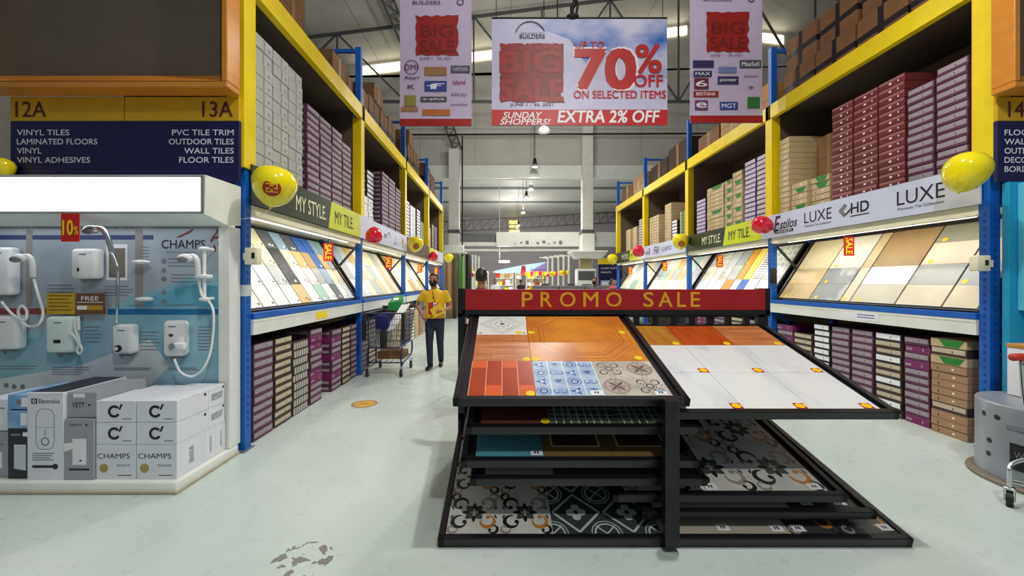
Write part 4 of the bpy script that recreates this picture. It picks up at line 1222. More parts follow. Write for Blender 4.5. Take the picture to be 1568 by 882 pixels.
mb.use(mat('pale_wave', (206, 214, 220), .3)).poly([bx(-60, 640), bx(180, 640), bx(260, 560), bx(230, 520), bx(120, 560), bx(-60, 590)], .0009)
mb.use(mat('navy_strip', (46, 62, 112), .4)); brect(-60, 360, 235, 367, .001)
mb.use(mat('red_strip', (150, 62, 60), .4)); brect(-60, 472, 162, 481, .0012)
mb.use(mat('blue_strip', (26, 110, 160), .4)); brect(165, 473, 348, 482, .0012)
mb.use(mat('pillar_print', (146, 140, 138), .5)); brect(207, 352, 219, 470, .0012); brect(40, 352, 50, 470, .0012)
mb.use(mat('photo_print', (126, 116, 108), .5)); brect(167, 380, 192, 425, .0012)
mb.use(WPAPER); brect(163, 374, 195, 429, .0009)
mb.use(INKGREY)
for (px0, px1, py0, py1, n) in ((160, 205, 438, 456, 4), (72, 120, 436, 452, 3), (214, 232, 378, 402, 5), (258, 312, 396, 412, 3), (262, 325, 420, 436, 3), (130, 158, 500, 528, 5), (215, 245, 508, 540, 6), (303, 330, 500, 540, 8), (80, 140, 562, 576, 4), (175, 235, 563, 568, 2), (257, 312, 563, 568, 2), (0, 60, 560, 568, 2), (255, 300, 466, 470, 1)):
    for k in range(n):
        y = py0 + (py1 - py0) * k / max(1, n)
        brect(px0, y, px1 - RND.random() * (px1 - px0) * .25, y + 1.4, .0015)
for px in (250, 250, 250):
    pass
for (px, py) in ((251, 400), (251, 414), (251, 427), (251, 448), (251, 462), (10, 590), (22, 592), (35, 592)):
    mb.disc(*bx(px, py), .022, .0015, 12)
mb.build('back_panel', BT)
mb = MB(INKBLACK).frame((0, BP - .002, 0), (1, 0, 0), (0, 0, 1))
u, v = bx(281, 374); mb.text('CHAMPS', u, v, .37, .075, 0, .01)
emit(mb, 'lettering', BT); u, v = bx(278, 386); mb.use(INKGREY).text('the champion in every home', u, v, .26, .02)
emit(mb, 'lettering', BT); u, v = bx(287, 349); mb.use(INKGREY).text('WATER-SAVING AND CONVENIENCE', u, v, .60, .022)
emit(mb, 'lettering', BT); u, v = bx(150, 349); mb.use(INKGREY).text('SAFETY GUARANTEED BY DESIGN', u, v, .75, .022)
emit(mb, 'lettering', BT); u, v = bx(40, 349); mb.use(INKGREY).text('ELEGANCE AND COMFORT', u, v, .5, .022); emit(mb, 'lettering', BT)
mb.use(mat('maroon_mark', (120, 40, 46), .5))
for k in range(4):                                        # swoosh above the lettering and the galloping mark at its end
    u, v = bx(270 + k * 5, 364 - k * 1.5); mb.leaf(u, v, .09, .018, 20 + 6 * k)
for (px, py, L, a) in ((322, 372, .1, 60), (326, 366, .08, 20), (331, 360, .07, 75), (336, 362, .07, -40), (328, 374, .07, -80), (334, 370, .06, -70), (340, 368, .05, -100)):
    u, v = bx(px, py); mb.leaf(u, v, L, .022, a)
mb.build('emblem', BT)
# sale card hung from the header, the yellow and brown cards
def card(px0, py0, px1, py1, d, name, label, cat, m, fn):
    x0, _, z1 = at(px0, py0, d); x1, _, z0 = at(px1, py1, d)
    r = empty(name, ((x0 + x1) / 2, d, z0), label, cat)
    MB(m).box(x0, x1, d - .003, d + .003, z0, z1).build('card', r)
    mb = MB().frame(((x0 + x1) / 2, d - .0045, (z0 + z1) / 2), (1, 0, 0), (0, 0, 1)); fn(mb, x1 - x0, z1 - z0); mb.build('lettering', r)
    return r
def f10(mb, w, h): mb.use(YELPAPER).text('10', -.12 * w, 0, w * .58, h * .55, 0, .03).text('%', .34 * w, -.1 * h, w * .24, h * .3, 0, .01)
card(94, 327, 122, 370, 3.0, 'discount_card', 'red and yellow 10 percent card hanging from the booth lightbox', 'sign', REDPAPER, f10)
def ftx(mb, w, h):
    mb.use(mat('olive_ink', (120, 96, 20), .5))
    for k in range(5): mb.rect(-w * .42, w * (.4 - .1 * (k % 2)), h * (.36 - k * .17), h * (.41 - k * .17))
card(72, 449, 115, 481, 3.28, 'notice_card', 'mustard yellow notice card on the shower booth wall', 'sign', mat('mustard_card', (196, 160, 30), .5), ftx)
def ffree(mb, w, h):
    mb.use(WPAPER).text('FREE', 0, h * .25, w * .62, h * .2, 0, .01).use(mat('ochre_ink', (190, 150, 50), .5)).rect(-w * .46, w * .46, -h * .3, -h * .08).use(WPAPER).rect(-w * .46, -w * .1, -h * .28, -h * .1, .0005).rect(-w * .46, w * .46, h * .05, h * .08)
card(117, 449, 160, 481, 3.28, 'notice_card', 'brown card lettered FREE beside the mustard one', 'sign', mat('brown_notice', (112, 76, 50), .5), ffree)
# water heaters and hand showers on the booth wall
def heater(px0, py0, px1, py1, label, knob=None, tint=WPLASTIC, group='water heaters on the booth wall', dp=.09, r=.03):
    d = 3.23
    x0, _, z1 = at(px0, py0, d); x1, _, z0 = at(px1, py1, d)
    o = empty('water_heater', ((x0 + x1) / 2, BP, z0), label, 'water heater', group)
    mb = MB(tint); mb.rbox(x0, x1, BP - .002 - dp, BP - .002, z0, z1, r, 4); mb.build('casing', o)
    mb = MB(GREYPLASTIC); mb.rbox((x0 + x1) / 2 - .05, (x0 + x1) / 2 + .05, BP - dp * .7, BP - .02, z0 - .018, z0 + .01, .004, 1); mb.cyl(((x0 + x1) / 2 - .03, BP - .05, z0 - .04), ((x0 + x1) / 2 - .03, BP - .05, z0), .01); mb.build('pipe_fitting', o)
    f = BP - .002 - dp
    if knob == 'dial':
        c = ((x0 + x1) / 2 - .02, f, z0 + .05)
        mb = MB(INKBLACK); mb.cyl(c, (c[0], c[1] - .012, c[2]), .028); mb.use(WPAPER).cyl((c[0] - .008, c[1] - .011, c[2]), (c[0] - .008, c[1] - .014, c[2]), .016); mb.build('dial', o)
    elif knob == 'window':
        c = ((x0 + x1) / 2 - .005, z0 + (z1 - z0) * .32)
        mb = MB(INKBLACK); mb.rbox(c[0] - .03, c[0] + .03, f - .004, f + .01, c[1] - .015, c[1] + .015, .004, 1); mb.build('display', o)
    elif knob == 'badge':
        c = ((x0 + x1) / 2 - .035, z0 + (z1 - z0) * .3)
        mb = MB(INKBLACK); mb.ell((c[0], f, c[1]), .009, .006, .018); mb.build('badge', o)
    elif knob == 'round':
        c = ((x0 + x1) / 2 + .02, f, z0 + (z1 - z0) * .3)
        mb = MB(CHROME); mb.cyl(c, (c[0], c[1] - .03, c[2]), .026); mb.use(WPLASTIC).rbox(c[0], c[0] + .10, c[1] - .025, c[1] + .02, c[2] - .03, c[2] + .03, .012, 3); mb.use(mat('badge_brown', (96, 60, 60), .5)).ell((c[0] - .03, f, c[2] + .09), .02, .005, .014); mb.build('control_knob', o)
    MB(INKGREY).frame(((x0 + x1) / 2, f - .001, z1 - .05), (1, 0, 0), (0, 0, 1)).rect(-.03, .03, -.005, .005).build('brand_mark', o)
    return o
heater(-22, 378, 14, 452, 'large pale water heater at the booth edge, cut by the frame', None)
heater(106, 380, 145, 427, 'square white water heater hanging below the 10 percent card', 'badge')
heater(-20, 484, 24, 536, 'white water heater in the lower row, leftmost and cut by the frame', None)
heater(67, 485, 108, 541, 'white water heater with a small black display under the mustard card', 'window', mat('mint_white', (222, 236, 232), .3))
heater(169, 497, 200, 543, 'small rounded white water heater with a black dial', 'dial')
heater(246, 491, 280, 547, 'tall white water heater with a chrome knob and side arm', 'round', r=.04)
def hand_shower(hx, hy, bx0, by, rail, hose, label, m=WPLASTIC):
    d = 3.2
    o = empty('hand_shower', Vector(at(bx0, by, 3.3)), label, 'hand shower', 'hand showers on the booth wall')
    P = lambda px, py, dd=3.22: Vector(at(px, py, dd))
    if rail:
        mb = MB(m)
        (rx, ry0, ry1) = rail
        mb.cyl(P(rx, ry0), P(rx, ry1), .013)
        for y in (ry0, ry1):
            mb.ell(P(rx, y), .045, .03, .02); mb.cyl(P(rx, y), P(rx, y) + Vector((0, .10, 0)), .014)
        mb.build('slide_bar', o)
        mb = MB(m); mb.rbox(P(rx - 11, 0)[0], P(rx + 10, 0)[0], 3.18, 3.25, P(0, (ry0 * .45 + ry1 * .55) + 3)[2], P(0, (ry0 * .45 + ry1 * .55) - 3)[2], .012, 3); mb.build('slider', o)
    H = P(hx, hy, 3.12); T = P(bx0, by, 3.17)
    mb = MB(m)
    mid = H.lerp(T, .45) + Vector((.05, 0, .035)) * (1 if T.x > H.x else -1)
    pts = [H + Vector((.02, 0, .01)), H.lerp(mid, .5) + Vector((.02, 0, .03)) * (1 if T.x > H.x else -1), mid, T]
    mb.tube(pts, .02); mb.ell(H, .062, .035, .034)
    mb.use(GREYPLASTIC).ell(H + Vector((-.006, -.022, -.012)), .046, .02, .026)
    mb.build('spray_head', o)
    MB(m).tube([P(x, y, 3.2 if i % 2 else 3.22) for i, (x, y) in enumerate(hose)], .0095, 8).build('hose', o)
    return o
hand_shower(284, 395, 303, 424, (313, 381, 458), [(304, 424), (309, 452), (318, 459), (327, 480), (324, 530), (314, 560), (300, 574), (288, 576), (275, 568), (267, 550)], 'white hand shower on a slide bar below the CHAMPS lettering')
hand_shower(30, 395, 51, 424, None, [(52, 428), (58, 450), (66, 478), (60, 496), (48, 500), (36, 495), (28, 478), (33, 468), (41, 476), (38, 490), (20, 482), (2, 462)], 'white hand shower with a looped hose near the booth edge')
hand_shower(140, 352, 172, 388, None, [(172, 388), (180, 410), (181, 440), (180, 470), (178, 496)], 'chrome hand shower tilted over the small photo print', CHROME)
mb = MB(WPLASTIC); mb.cyl(at(120, 484, 3.2), at(121, 505, 3.2), .01); mb.tube([at(x, y, 3.21) for x, y in ((105, 510), (112, 512), (120, 524), (126, 535), (122, 542), (118, 536), (122, 524), (116, 505), (113, 488))], .009)
tag(mb.build('spare_hose', loc=at(118, 520, 3.21)), 'short white looped hose beside the heater with the black display', 'hose')
def soap_dish(px, py, label):
    p = Vector(at(px, py, 3.27))
    mb = MB(WPLASTIC); mb.ell(p, .075, .04, .018); mb.cyl(p, p + Vector((0, .054, 0)), .015)
    tag(mb.build('soap_dish', loc=tuple(p)), label, 'soap dish', 'soap dishes on the booth wall')
soap_dish(221, 458, 'lower white oval soap dish on the brownish pillar print')
soap_dish(216, 401, 'upper small white oval soap dish on the brownish pillar print')
# boxed heaters on the plinth
BOXW = mat('white_box_card', (226, 228, 236), .5, var=.03); BOXG = mat('grey_box_card', (158, 160, 168), .5, var=.04); BOXK = mat('dark_box_card', (36, 38, 50), .5); BOXB = mat('sky_box_card', (112, 160, 210), .5, scale=6, rgb2=(150, 186, 222)); SEAL = mat('gold_seal', (170, 150, 80), .4)
ZP = .0855
def goods(x0, x1, y0, y1, z0, z1, body, fn, label, group='boxed water heaters on the plinth', name='heater_box', top=None):
    o = empty(name, ((x0 + x1) / 2, (y0 + y1) / 2, z0), label, 'box', group)
    mb = MB(body); mb.rbox(x0, x1, y0, y1, z0, z1 - .001, .003, 1)
    if top: mb.use(top).frame((0, 0, z1 - .0004)).rect(x0 + .005, x1 - .005, y0 + .01, y1 - .01)
    mb.world().use(INKGREY).box(x0 - .0003, x1 + .0003, y0 + .02, y1, z1 - .006, z1 - .0045)
    mb.build('carton', o)
    mb = MB().frame(((x0 + x1) / 2, y0 - .0012, (z0 + z1) / 2), (1, 0, 0), (0, 0, 1))
    sd = lambda: mb.frame((x1 + .0012, (y0 + y1) / 2, (z0 + z1) / 2), (0, 1, 0), (0, 0, 1))
    fn(mb, x1 - x0, z1 - z0, sd, y1 - y0); mb.build('print', o)
    return o
def p_c(mb, w, h, side, dp):
    mb.use(INKBLACK).ring(-.01, 0, h * .17, h * .29, 40, 330, 0, 18).poly([(h * .12, h * .08), (h * .22, h * .08), (h * .34, h * .34), (h * .24, h * .34)]).use(INKGREY).rect(w * .18, w * .4, -h * .36, -h * .32)
    side(); mb.use(INKBLACK).disc(-dp * .02 + dp * .4, h * .3, .012)
def p_champs(mb, w, h, side, dp):
    mb.use(INKBLACK).text('CHAMPS', -w * .05, h * .17, w * .82, h * .15, 0, .0).use(INKGREY).text('SENSOR', w * .2, -h * .1, w * .34, h * .07).rect(w * .05, w * .4, -h * .4, -h * .37)
    mb.use(SEAL).disc(-w * .3, -h * .18, w * .11, .0005)
    side(); mb.M = mb.M @ Matrix.Rotation(math.pi / 2, 4, 'Z'); mb.use(INKGREY).text('SENSOR', 0, 0, h * .5, dp * .16)
def p_side(mb, w, h, side, dp):
    side(); mb.use(INKGREY).text('sensor', 0, 0, dp * .7, h * .35).use(INKBLACK).disc(dp * .4, h * .35, .01)
def p_electro(mb, w, h, side, dp):
    mb.use(INKBLACK).rect(-w * .38, -w * .22, h * .37, h * .43).use(WPAPER).ring(-w * .3, h * .4, .006, .013, n=.0004).use(INKBLACK).text('Electrolux', w * .12, h * .4, w * .58, h * .05)
    mb.use(INKGREY)
    for r in (0,):
        for k in range(20):
            a0, a1 = 2 * math.pi * k / 20, 2 * math.pi * (k + 1) / 20
            f = lambda a: (w * .25 * max(-1, min(1, 1.25 * math.cos(a))), h * .08 + h * .23 * max(-1, min(1, 1.15 * math.sin(a))))
            mb.line(*f(a0), *f(a1 + .02), .004)
    mb.rect(-w * .25, w * .25, h * .1, h * .104).ring(.0, -h * .06, .022, .03).rect(-w * .01, w * .01, h * .0, h * .08)
    for k in range(4): mb.rect(-w * .35, w * (.25 - .06 * (k % 3)), -h * (.2 + k * .025), -h * (.2 + k * .025) + .006)
    mb.use(INKBLACK).rect(-w * .35, w * .25, -h * .36, -h * .33).disc(w * .28, -h * .345, .02)
def p_grey(mb, w, h, side, dp):
    mb.use(INKBLACK).text('VETT', -w * .12, h * .4, w * .42, h * .04).disc(w * .25, h * .4, .008)
    mb.use(WPAPER).rect(-w * .22, w * .25, -h * .25, h * .18, .0003).poly([(-w * .5, h * .1), (-w * .2, h * .12), (-w * .2, h * .02), (-w * .5, -h * .04)], .0002).use(INKBLACK).disc(w * .05, -h * .18, .008, .0006).rect(-w * .35, w * .35, -h * .34, -h * .31)
def p_grey2(mb, w, h, side, dp):
    mb.use(INKBLACK).text('VETT', -w * .12, 0, w * .42, h * .2).disc(w * .25, 0, .008).use(WPAPER).rect(-w * .3, w * .1, h * .3, h * .45)
def p_black(mb, w, h, side, dp):
    mb.use(BOXB).rect(-w * .5, w * .5, h * .24, h * .5).use(WPAPER).rect(w * .1, w * .4, h * .28, h * .46, .0003).use(INKGREY).rect(-w * .35, w * .1, h * .13, h * .16).use(WPAPER).rect(w * .2, w * .42, h * .12, h * .18)
    mb.use(mat('device_print', (206, 210, 226), .5)).poly([(-w * .2, -h * .35), (w * .35, -h * .38), (w * .35, h * .0), (-w * .2, h * .0)])
def p_blue(mb, w, h, side, dp):
    mb.use(INKGREY).disc(0, 0, h * .2).use(WPAPER).rect(w * .1, w * .42, -h * .3, h * .3)
def p_plain(mb, w, h, side, dp): mb.use(INKGREY).rect(-w * .3, w * .3, h * .2, h * .24).use(WPAPER).rect(-w * .25, w * .25, -h * .3, h * .05)
X = lambda px, d=2.80: (px - VX) * d / FPX
ya, yb = 2.80, 3.06
h1 = ZP + .25
cx = [(X(147), X(208) - .003), (X(209), X(271))]
nm = ('in the column facing the vinyl tall boxes', 'at the plinth corner')
for k, (x0, x1) in enumerate(cx):
    where = ('beside the grey heater boxes', 'at the plinth corner')[k]
    goods(x0, x1, ya, yb, ZP, h1, BOXW, p_champs, 'bottom white CHAMPS box with a round seal, %s' % where)
    goods(x0, x1, ya, ya + .30, h1 + .001, h1 + .156, BOXW, p_c, 'white box with a black C mark, middle of the stack %s' % where)
    goods(x0, x1, ya, ya + .30, h1 + .158, h1 + .313, BOXW, p_c, 'white box with a black C mark, topmost of the stack %s' % where)
x0, x1 = cx[1]
goods(x0, x1, yb + .002, yb + .12, ZP, h1, BOXW, p_champs, 'white box on the plinth, second back from the corner in the bottom row')
goods(x0, x1, yb + .122, yb + .23, ZP, h1, BOXW, p_champs, 'white box on the plinth, third back from the corner in the bottom row')
goods(x0, x1, ya + .302, ya + .48, h1 + .001, h1 + .156, BOXW, p_side, 'white box in the middle row behind the corner stack')
goods(x0, x1, ya + .302, ya + .48, h1 + .158, h1 + .313, BOXW, p_side, 'white box with lettering on its end, top row behind the corner stack')
x0, x1 = cx[0]
goods(x0, x1, ya + .302, ya + .48, ZP, h1 + .3, BOXW, p_side, 'white box hidden behind the C mark boxes beside the grey ones')
goods(X(101), X(146), 2.79, 3.2, ZP, ZP + .435, BOXG, p_grey, 'large grey heater box between the white upright box and CHAMPS boxes')
goods(X(101), X(146), 2.81, 3.2, ZP + .437, ZP + .62, BOXG, p_grey2, 'small grey heater box lying on the large grey one')
goods(X(44), X(99.5), 2.79, 3.26, ZP, ZP + .625, BOXW, p_electro, 'tall white upright box with a line drawing of a heater', top=BOXK)
goods(X(9), X(42.5), 2.81, 3.2, ZP, ZP + .49, BOXK, p_black, 'dark upright box with a pale device picture under the sky blue one')
goods(X(6), X(42), 2.82, 3.2, ZP + .492, ZP + .60, BOXB, p_blue, 'small sky blue box on top of the dark upright one')
goods(X(-40), X(7), 2.83, 3.2, ZP, ZP + .33, BOXG, p_plain, 'grey box at the frame edge on the booth plinth')
goods(X(-40), X(5), 2.84, 3.2, ZP + .332, ZP + .56, BOXW, p_plain, 'white box at the frame edge on top of a grey one')

# ------------------------------------------------------------------ hanging banners
BD = 6.2
SKYP = mat('sky_print', (44, 108, 196), .45, scale=.75, rgb2=(214, 212, 236), lo=.36, hi=.56, stretch=(1, 1, 1.6))
LILACP = mat('lilac_banner', (204, 188, 218), .5, var=.04)
BRED = mat('banner_red', (196, 34, 38), .45); BRED2 = mat('banner_deep_red', (160, 28, 24), .45); BRED3 = mat('banner_dark_red', (120, 22, 20), .45); BWHITE = mat('banner_white_print', (206, 202, 232), .45)
def bu(px): return (px - VX) * BD / FPX
def bv(py): return CAMH - (py - VY) * BD / FPX
def sheet(mb, u0, u1, v0, v1, amp=.02):
    n = 14
    vs, fs = [], []
    for j in range(n + 1):
        for i in range(n + 1):
            u = u0 + (u1 - u0) * i / n; v = v0 + (v1 - v0) * j / n
            vs.append((u, BD + .012 + amp * math.sin(i * .9 + j * .35) * 0.0, v))
    for j in range(n):
        for i in range(n):
            a = j * (n + 1) + i
            fs.append((a, a + 1, a + n + 2, a + n + 1))
    mb.add(vs, fs)
    mb.add([(u0, BD + .018, v0), (u1, BD + .018, v0), (u1, BD + .018, v1), (u0, BD + .018, v1)], [(3, 2, 1, 0)])
    return mb
def block(mb, m, cu, cv, w, h, n=0.0):
    r = random.Random(int(cu * 100))
    pts = []
    for i in range(9): pts.append((cu - w / 2 + w * i / 8, cv + h / 2 - (r.random() * .05 * h if i % 2 else 0)))
    for i in range(6): pts.append((cu + w / 2 - r.random() * .06 * w * (i % 2), cv + h / 2 - h * (i + 1) / 7))
    for i in range(9): pts.append((cu + w / 2 - w * i / 8 + .02 * w, cv - h / 2 + (r.random() * .05 * h if i % 2 else 0)))
    for i in range(6): pts.append((cu - w / 2 + r.random() * .06 * w * (i % 2), cv - h / 2 + h * (i + 1) / 7))
    mb.use(m).poly(pts[::-1], n)
bn = empty('hanging_banner', (bu(887), BD, bv(192)), 'wide sky-print banner reading up to 70 percent off', 'banner', 'hanging sale banners')
mb = MB(SKYP); sheet(mb, bu(753), bu(1022), bv(192), bv(27)); mb.build('cloth', bn)
mb = MB(BRED).frame((0, BD, 0), (1, 0, 0), (0, 0, 1)); mb.rect(bu(753), bu(1022), bv(192), bv(168), .002)
mb.use(BWHITE).poly([(bu(753), bv(168)), (bu(900), bv(168)), (bu(905), bv(110)), (bu(872), bv(60)), (bu(790), bv(30)), (bu(753), bv(30))], -.004)
mb.poly([(bu(870), bv(168)), (bu(1022), bv(168)), (bu(1022), bv(120)), (bu(960), bv(128)), (bu(920), bv(100)), (bu(890), bv(112))], -.004)
mb.use(WPAPER)
mb.text('SUNDAY', bu(800), bv(176.5), .62, .105, .004, .02, .25).text('SHOPPERS!', bu(804), bv(186.5), .80, .095, .004, .02, .25).text('EXTRA 2% OFF', bu(932), bv(178.5), 1.62, .2, .004, .03, .15)
emit(mb, 'print', bn)
block(mb, mat('banner_block_red', (132, 24, 20), .45), bu(814), bv(112), (863 - 765) / 600 * BD, (157 - 66) / 600 * BD, .001)
mb.use(BRED2).text('MIDYEAR', bu(813), bv(72), .95, .12, .004, .03).text('BIG', bu(812), bv(95), .98, .36, .004, .05)
mb.use(BRED2).text('SALE', bu(814), bv(138), 1.02, .36, .004, .05); mb.use(BRED3)
for px in (826, 838, 846): mb.rect(bu(px), bu(px + 5), bv(150), bv(130), .003)
emit(mb, 'emblem', bn); mb.use(INKBLACK).text('JUNE 1 - 30, 2021', bu(814), bv(161), .68, .055, .004, .005)
emit(mb, 'lettering', bn); mb.use(INKBLACK).text('BUILDERS', bu(815), bv(56), .4, .07, .004, .02).text('city center for', bu(815), bv(51), .36, .035, .004).ring(bu(812), bv(56), .23, .245, 20, 165, .004)
emit(mb, 'emblem', bn); mb.use(BRED).text('UP TO', bu(903), bv(69), .46, .115, .004, .02)
mb.use(mat('banner_outline', (244, 236, 246), .45)).text('70', bu(928), bv(106), 1.04, .72, .003, .06)
mb.use(BRED).text('70', bu(927), bv(106), .98, .66, .005, .055).text('%', bu(993), bv(90), .42, .46, .005, .03).text('OFF', bu(993), bv(124), .46, .20, .005, .03).text('ON SELECTED ITEMS', bu(949), bv(145), 1.46, .125, .005, .025)
mb.build('lettering', bn)
mb = MB(BLACKM)
for px in (760, 1015): mb.cyl((bu(px), BD + .01, bv(27)), (bu(px), BD + .01, 11.6), .006, seg=6)
mb.cyl((bu(753), BD + .012, bv(27)), (bu(1022), BD + .012, bv(27)), .014, seg=8)
mb.tube([(bu(877), BD + .01, bv(27)), (bu(876), BD + .01, bv(10)), (bu(880), BD, bv(-10)), (bu(878), BD, 8), (bu(878), BD, 11.8)], .03, 8); mb.ell((bu(877), BD, bv(25)), .1, .05, .04)
mb.tube([(bu(882), BD - .01, bv(24)), (bu(884), BD - .02, bv(8)), (bu(880), BD, bv(-4))], .02, 6)
mb.build('hanging_cord', bn)
def side_banner(px0, px1, pyb, label, logos, date):
    pyt = -70
    o = empty('hanging_banner', (bu((px0 + px1) / 2), BD, bv(pyb)), label, 'banner', 'hanging sale banners')
    mb = MB(LILACP); sheet(mb, bu(px0), bu(px1), bv(pyb), bv(pyt)); mb.build('cloth', o)
    mb = MB(BRED2).frame((0, BD, 0), (1, 0, 0), (0, 0, 1)); mb.rect(bu(px0), bu(px1), bv(pyb), bv(pyb - 11), .002)
    mb.use(BRED).text('SUNDAY SHOPPERS EXTRA TWO PERCENT OFF' if False else 'EXTRA 2% OFF ON SELECTED ITEMS', bu((px0 + px1) / 2), bv(pyb - 5.5), 1.05, .03, .004)
    c = (px0 + px1) / 2
    block(mb, BRED2, bu(c + 2), bv(pyb - 139), 66 / 600 * BD, 62 / 600 * BD, .001)
    mb.use(BRED3).text('BIG', bu(c + 2), bv(pyb - 145), .52, .2, .004, .03).text('SALE', bu(c + 2), bv(pyb - 122), .56, .2, .004, .03)
    mb.use(mat('plum_ink', (96, 70, 104), .5)).text(date, bu(c), bv(pyb - 103), .5, .05, .004)
    mb.text('BUILDERS', bu(c - 14), bv(pyb - 189), .44, .06, .004, .01).ring(bu(c + 38), bv(pyb - 190), .04, .055, n=.004)
    emit(mb, 'print', o)
    for (dx, dy, w, h, m, t, tm) in logos:
        u, v = bu(px0 + dx), bv(pyb - dy)
        w *= BD / FPX; h *= BD / FPX
        if m == 'oval': mb.use(tm).ring(u, v, w * .42, w * .46, n=.002, seg=24)
        elif m is not None: mb.use(m).rect(u - w / 2, u + w / 2, v - h / 2, v + h / 2, .002)
        if t: mb.use(tm).text(t, u, v, w * .8, h * .55, .004, .01)
        emit(mb, 'logo_print', o)
    mb = MB(BLACKM)
    for px in (px0 + 6, px1 - 6): mb.cyl((bu(px), BD + .01, bv(pyt)), (bu(px), BD + .01, 11.2), .006, seg=6)
    mb.cyl((bu(px0), BD + .012, bv(pyt)), (bu(px1), BD + .012, bv(pyt)), .014, seg=8)
    mb.build('hanging_cord', o)
LB = mat('logo_blue', (50, 70, 150), .5); LN = mat('logo_navy', (52, 44, 96), .5); LT = mat('logo_tan', (166, 120, 84), .5); LO = mat('logo_orange', (190, 110, 50), .5); LG = mat('logo_dark_grey', (80, 80, 90), .5); LY = mat('logo_olive', (150, 140, 60), .5); LGR = mat('logo_green', (50, 120, 60), .5); LM = mat('logo_maroon', (110, 40, 60), .5); LPK = mat('logo_plum', (110, 60, 110), .5)
side_banner(612, 722, 193, 'lilac banner with an upright sale print hanging over the left rack', [
    (18, 90, 24, 16, 'oval', 'DMI', LPK), (55, 84, 34, 13, LT, None, None), (93, 87, 29, 11, LG, 'HAFFNER', LILACP), (18, 74, 28, 9, None, 'Akari', LN), (18, 60, 14, 12, None, 'K', LG),
    (55, 61, 34, 16, LB, 'f', WPAPER), (91, 67, 24, 12, None, 'Island', BRED2), (16, 39, 18, 16, LY, None, None), (52, 41, 40, 8, LG, 'a-plus', WPAPER), (91, 48, 30, 8, None, 'RUSTIC VILLA', LN), (91, 33, 32, 6, None, 'ceramica', LPK),
    (15, 26, 26, 7, LT, None, None), (56, 21, 42, 9, LO, None, None)], 'JUNE 1 - 30, 2021')
side_banner(1057, 1168, 188, 'lilac banner with an upright sale print hanging over the right rack', [
    (20, 90, 32, 11, LN, None, None), (92, 90, 33, 12, LG, 'MaxSell', WPAPER), (57, 81, 28, 9, mat('logo_pale_blue', (120, 130, 180), .5), None, None), (19, 75, 28, 9, LN, 'MAX', WPAPER), (58, 65, 32, 12, LN, 'pioneer', WPAPER), (93, 71, 26, 8, None, 'primeo', LPK),
    (17, 60, 22, 17, LM, '6', WPAPER), (93, 54, 10, 10, None, '*', LG), (24, 44, 38, 9, BRED2, 'BESTANK', WPAPER), (17, 27, 20, 15, LPK, 'e', WPAPER), (59, 26, 28, 12, LB, 'MGT', WPAPER), (97, 31, 19, 17, LGR, None, None)], 'JUNE 1 - 30, 2021')

# ------------------------------------------------------------------ balloons tied to the rack posts
BY = mat('yellow_balloon', (244, 226, 12), .12, var=.03, coat=.6); BR = mat('red_balloon', (222, 20, 54), .12, var=.04, coat=.6)
def balloon(px, py, r_px, d, col, label, tilt=0.0, squash=1.0, prn=False, tie=None):
    c = Vector(at(px, py, d)); r = r_px * d / FPX
    o = empty('balloon', tuple(c), label, 'balloon', 'balloons on the rack posts')
    m = BY if col == 'y' else BR
    prof = [(0.001, -1.12), (.06, -1.10), (.035, -1.05), (.12, -1.0), (.38, -.88), (.66, -.66), (.86, -.36), (.97, -.02), (1.0, .18), (.96, .42), (.84, .66), (.62, .86), (.34, .97), (.001, 1.0)]
    mb = MB(m); mb.M = Matrix.Translation(c) @ Matrix.Rotation(math.radians(tilt), 4, 'Y') @ Matrix.Scale(r, 4)
    mb.lathe([(a * squash, b) for a, b in prof], seg=28); mb.build('skin', o)
    knot = Matrix.Translation(c) @ Matrix.Rotation(math.radians(tilt), 4, 'Y') @ Vector((0, 0, -1.1 * r))
    t = Vector(tie) if tie is not None else knot + Vector((0, 0, -.3))
    MB(WPAPER).tube([knot, knot.lerp(t, .5) + Vector((.02, 0, -.02)), t], .003, 5).build('string', o)
    if prn:
        mb = MB(mat('balloon_print', (150, 50, 20), .3))
        th, ph = prn
        dirv = Vector((math.sin(th) * math.cos(ph), -math.cos(th) * math.cos(ph), math.sin(ph)))
        a = Vector((math.cos(th), math.sin(th), 0)); b = dirv.cross(a) * -1
        def patch(k0, k1, off, seg=18):
            vs = []
            for i in range(seg):
                t_ = 2 * math.pi * i / seg
                for k in (k0, k1):
                    vv = (dirv + (a * math.cos(t_) + b * math.sin(t_)) * k * r_print).normalized()
                    vs.append(c + vv * r * (1 + off))
            mb.add(vs, [(2 * i, 2 * i + 1, 2 * ((i + 1) % seg) + 1, 2 * ((i + 1) % seg)) for i in range(seg)])
        r_print = .42
        patch(0.0, 1.0, .012)
        mb.use(GOLD)
        for (x0, x1, y0, y1) in ((-.6, .6, .35, .5), (-.6, -.45, 0, .5), (-.6, .6, -.05, .1), (.45, .6, -.5, .1), (-.6, .6, -.55, -.4), (-.15, .1, .1, .35), (-.2, .2, -.35, -.2)):
            vs = []
            for (x, y) in ((x0, y0), (x1, y0), (x1, y1), (x0, y1)):
                vv = (dirv + (a * x + b * y) * r_print).normalized(); vs.append(c + vv * r * 1.025)
            mb.add(vs, [(0, 1, 2, 3)])
        mb.build('print', o)
    return o
PL = lambda i, z, w=-.003: RP('left', S0 + BAY * i, w, z)
PR = lambda i, z, w=-.003: RP('right', S0 + BAY * i, w, z)
balloon(420, 286, 31, 3.38, 'y', 'big yellow printed balloon on the corner of the left MY STYLE sign', 10, 1.02, (.42, -.28), (-2.30, 3.448, 2.05))
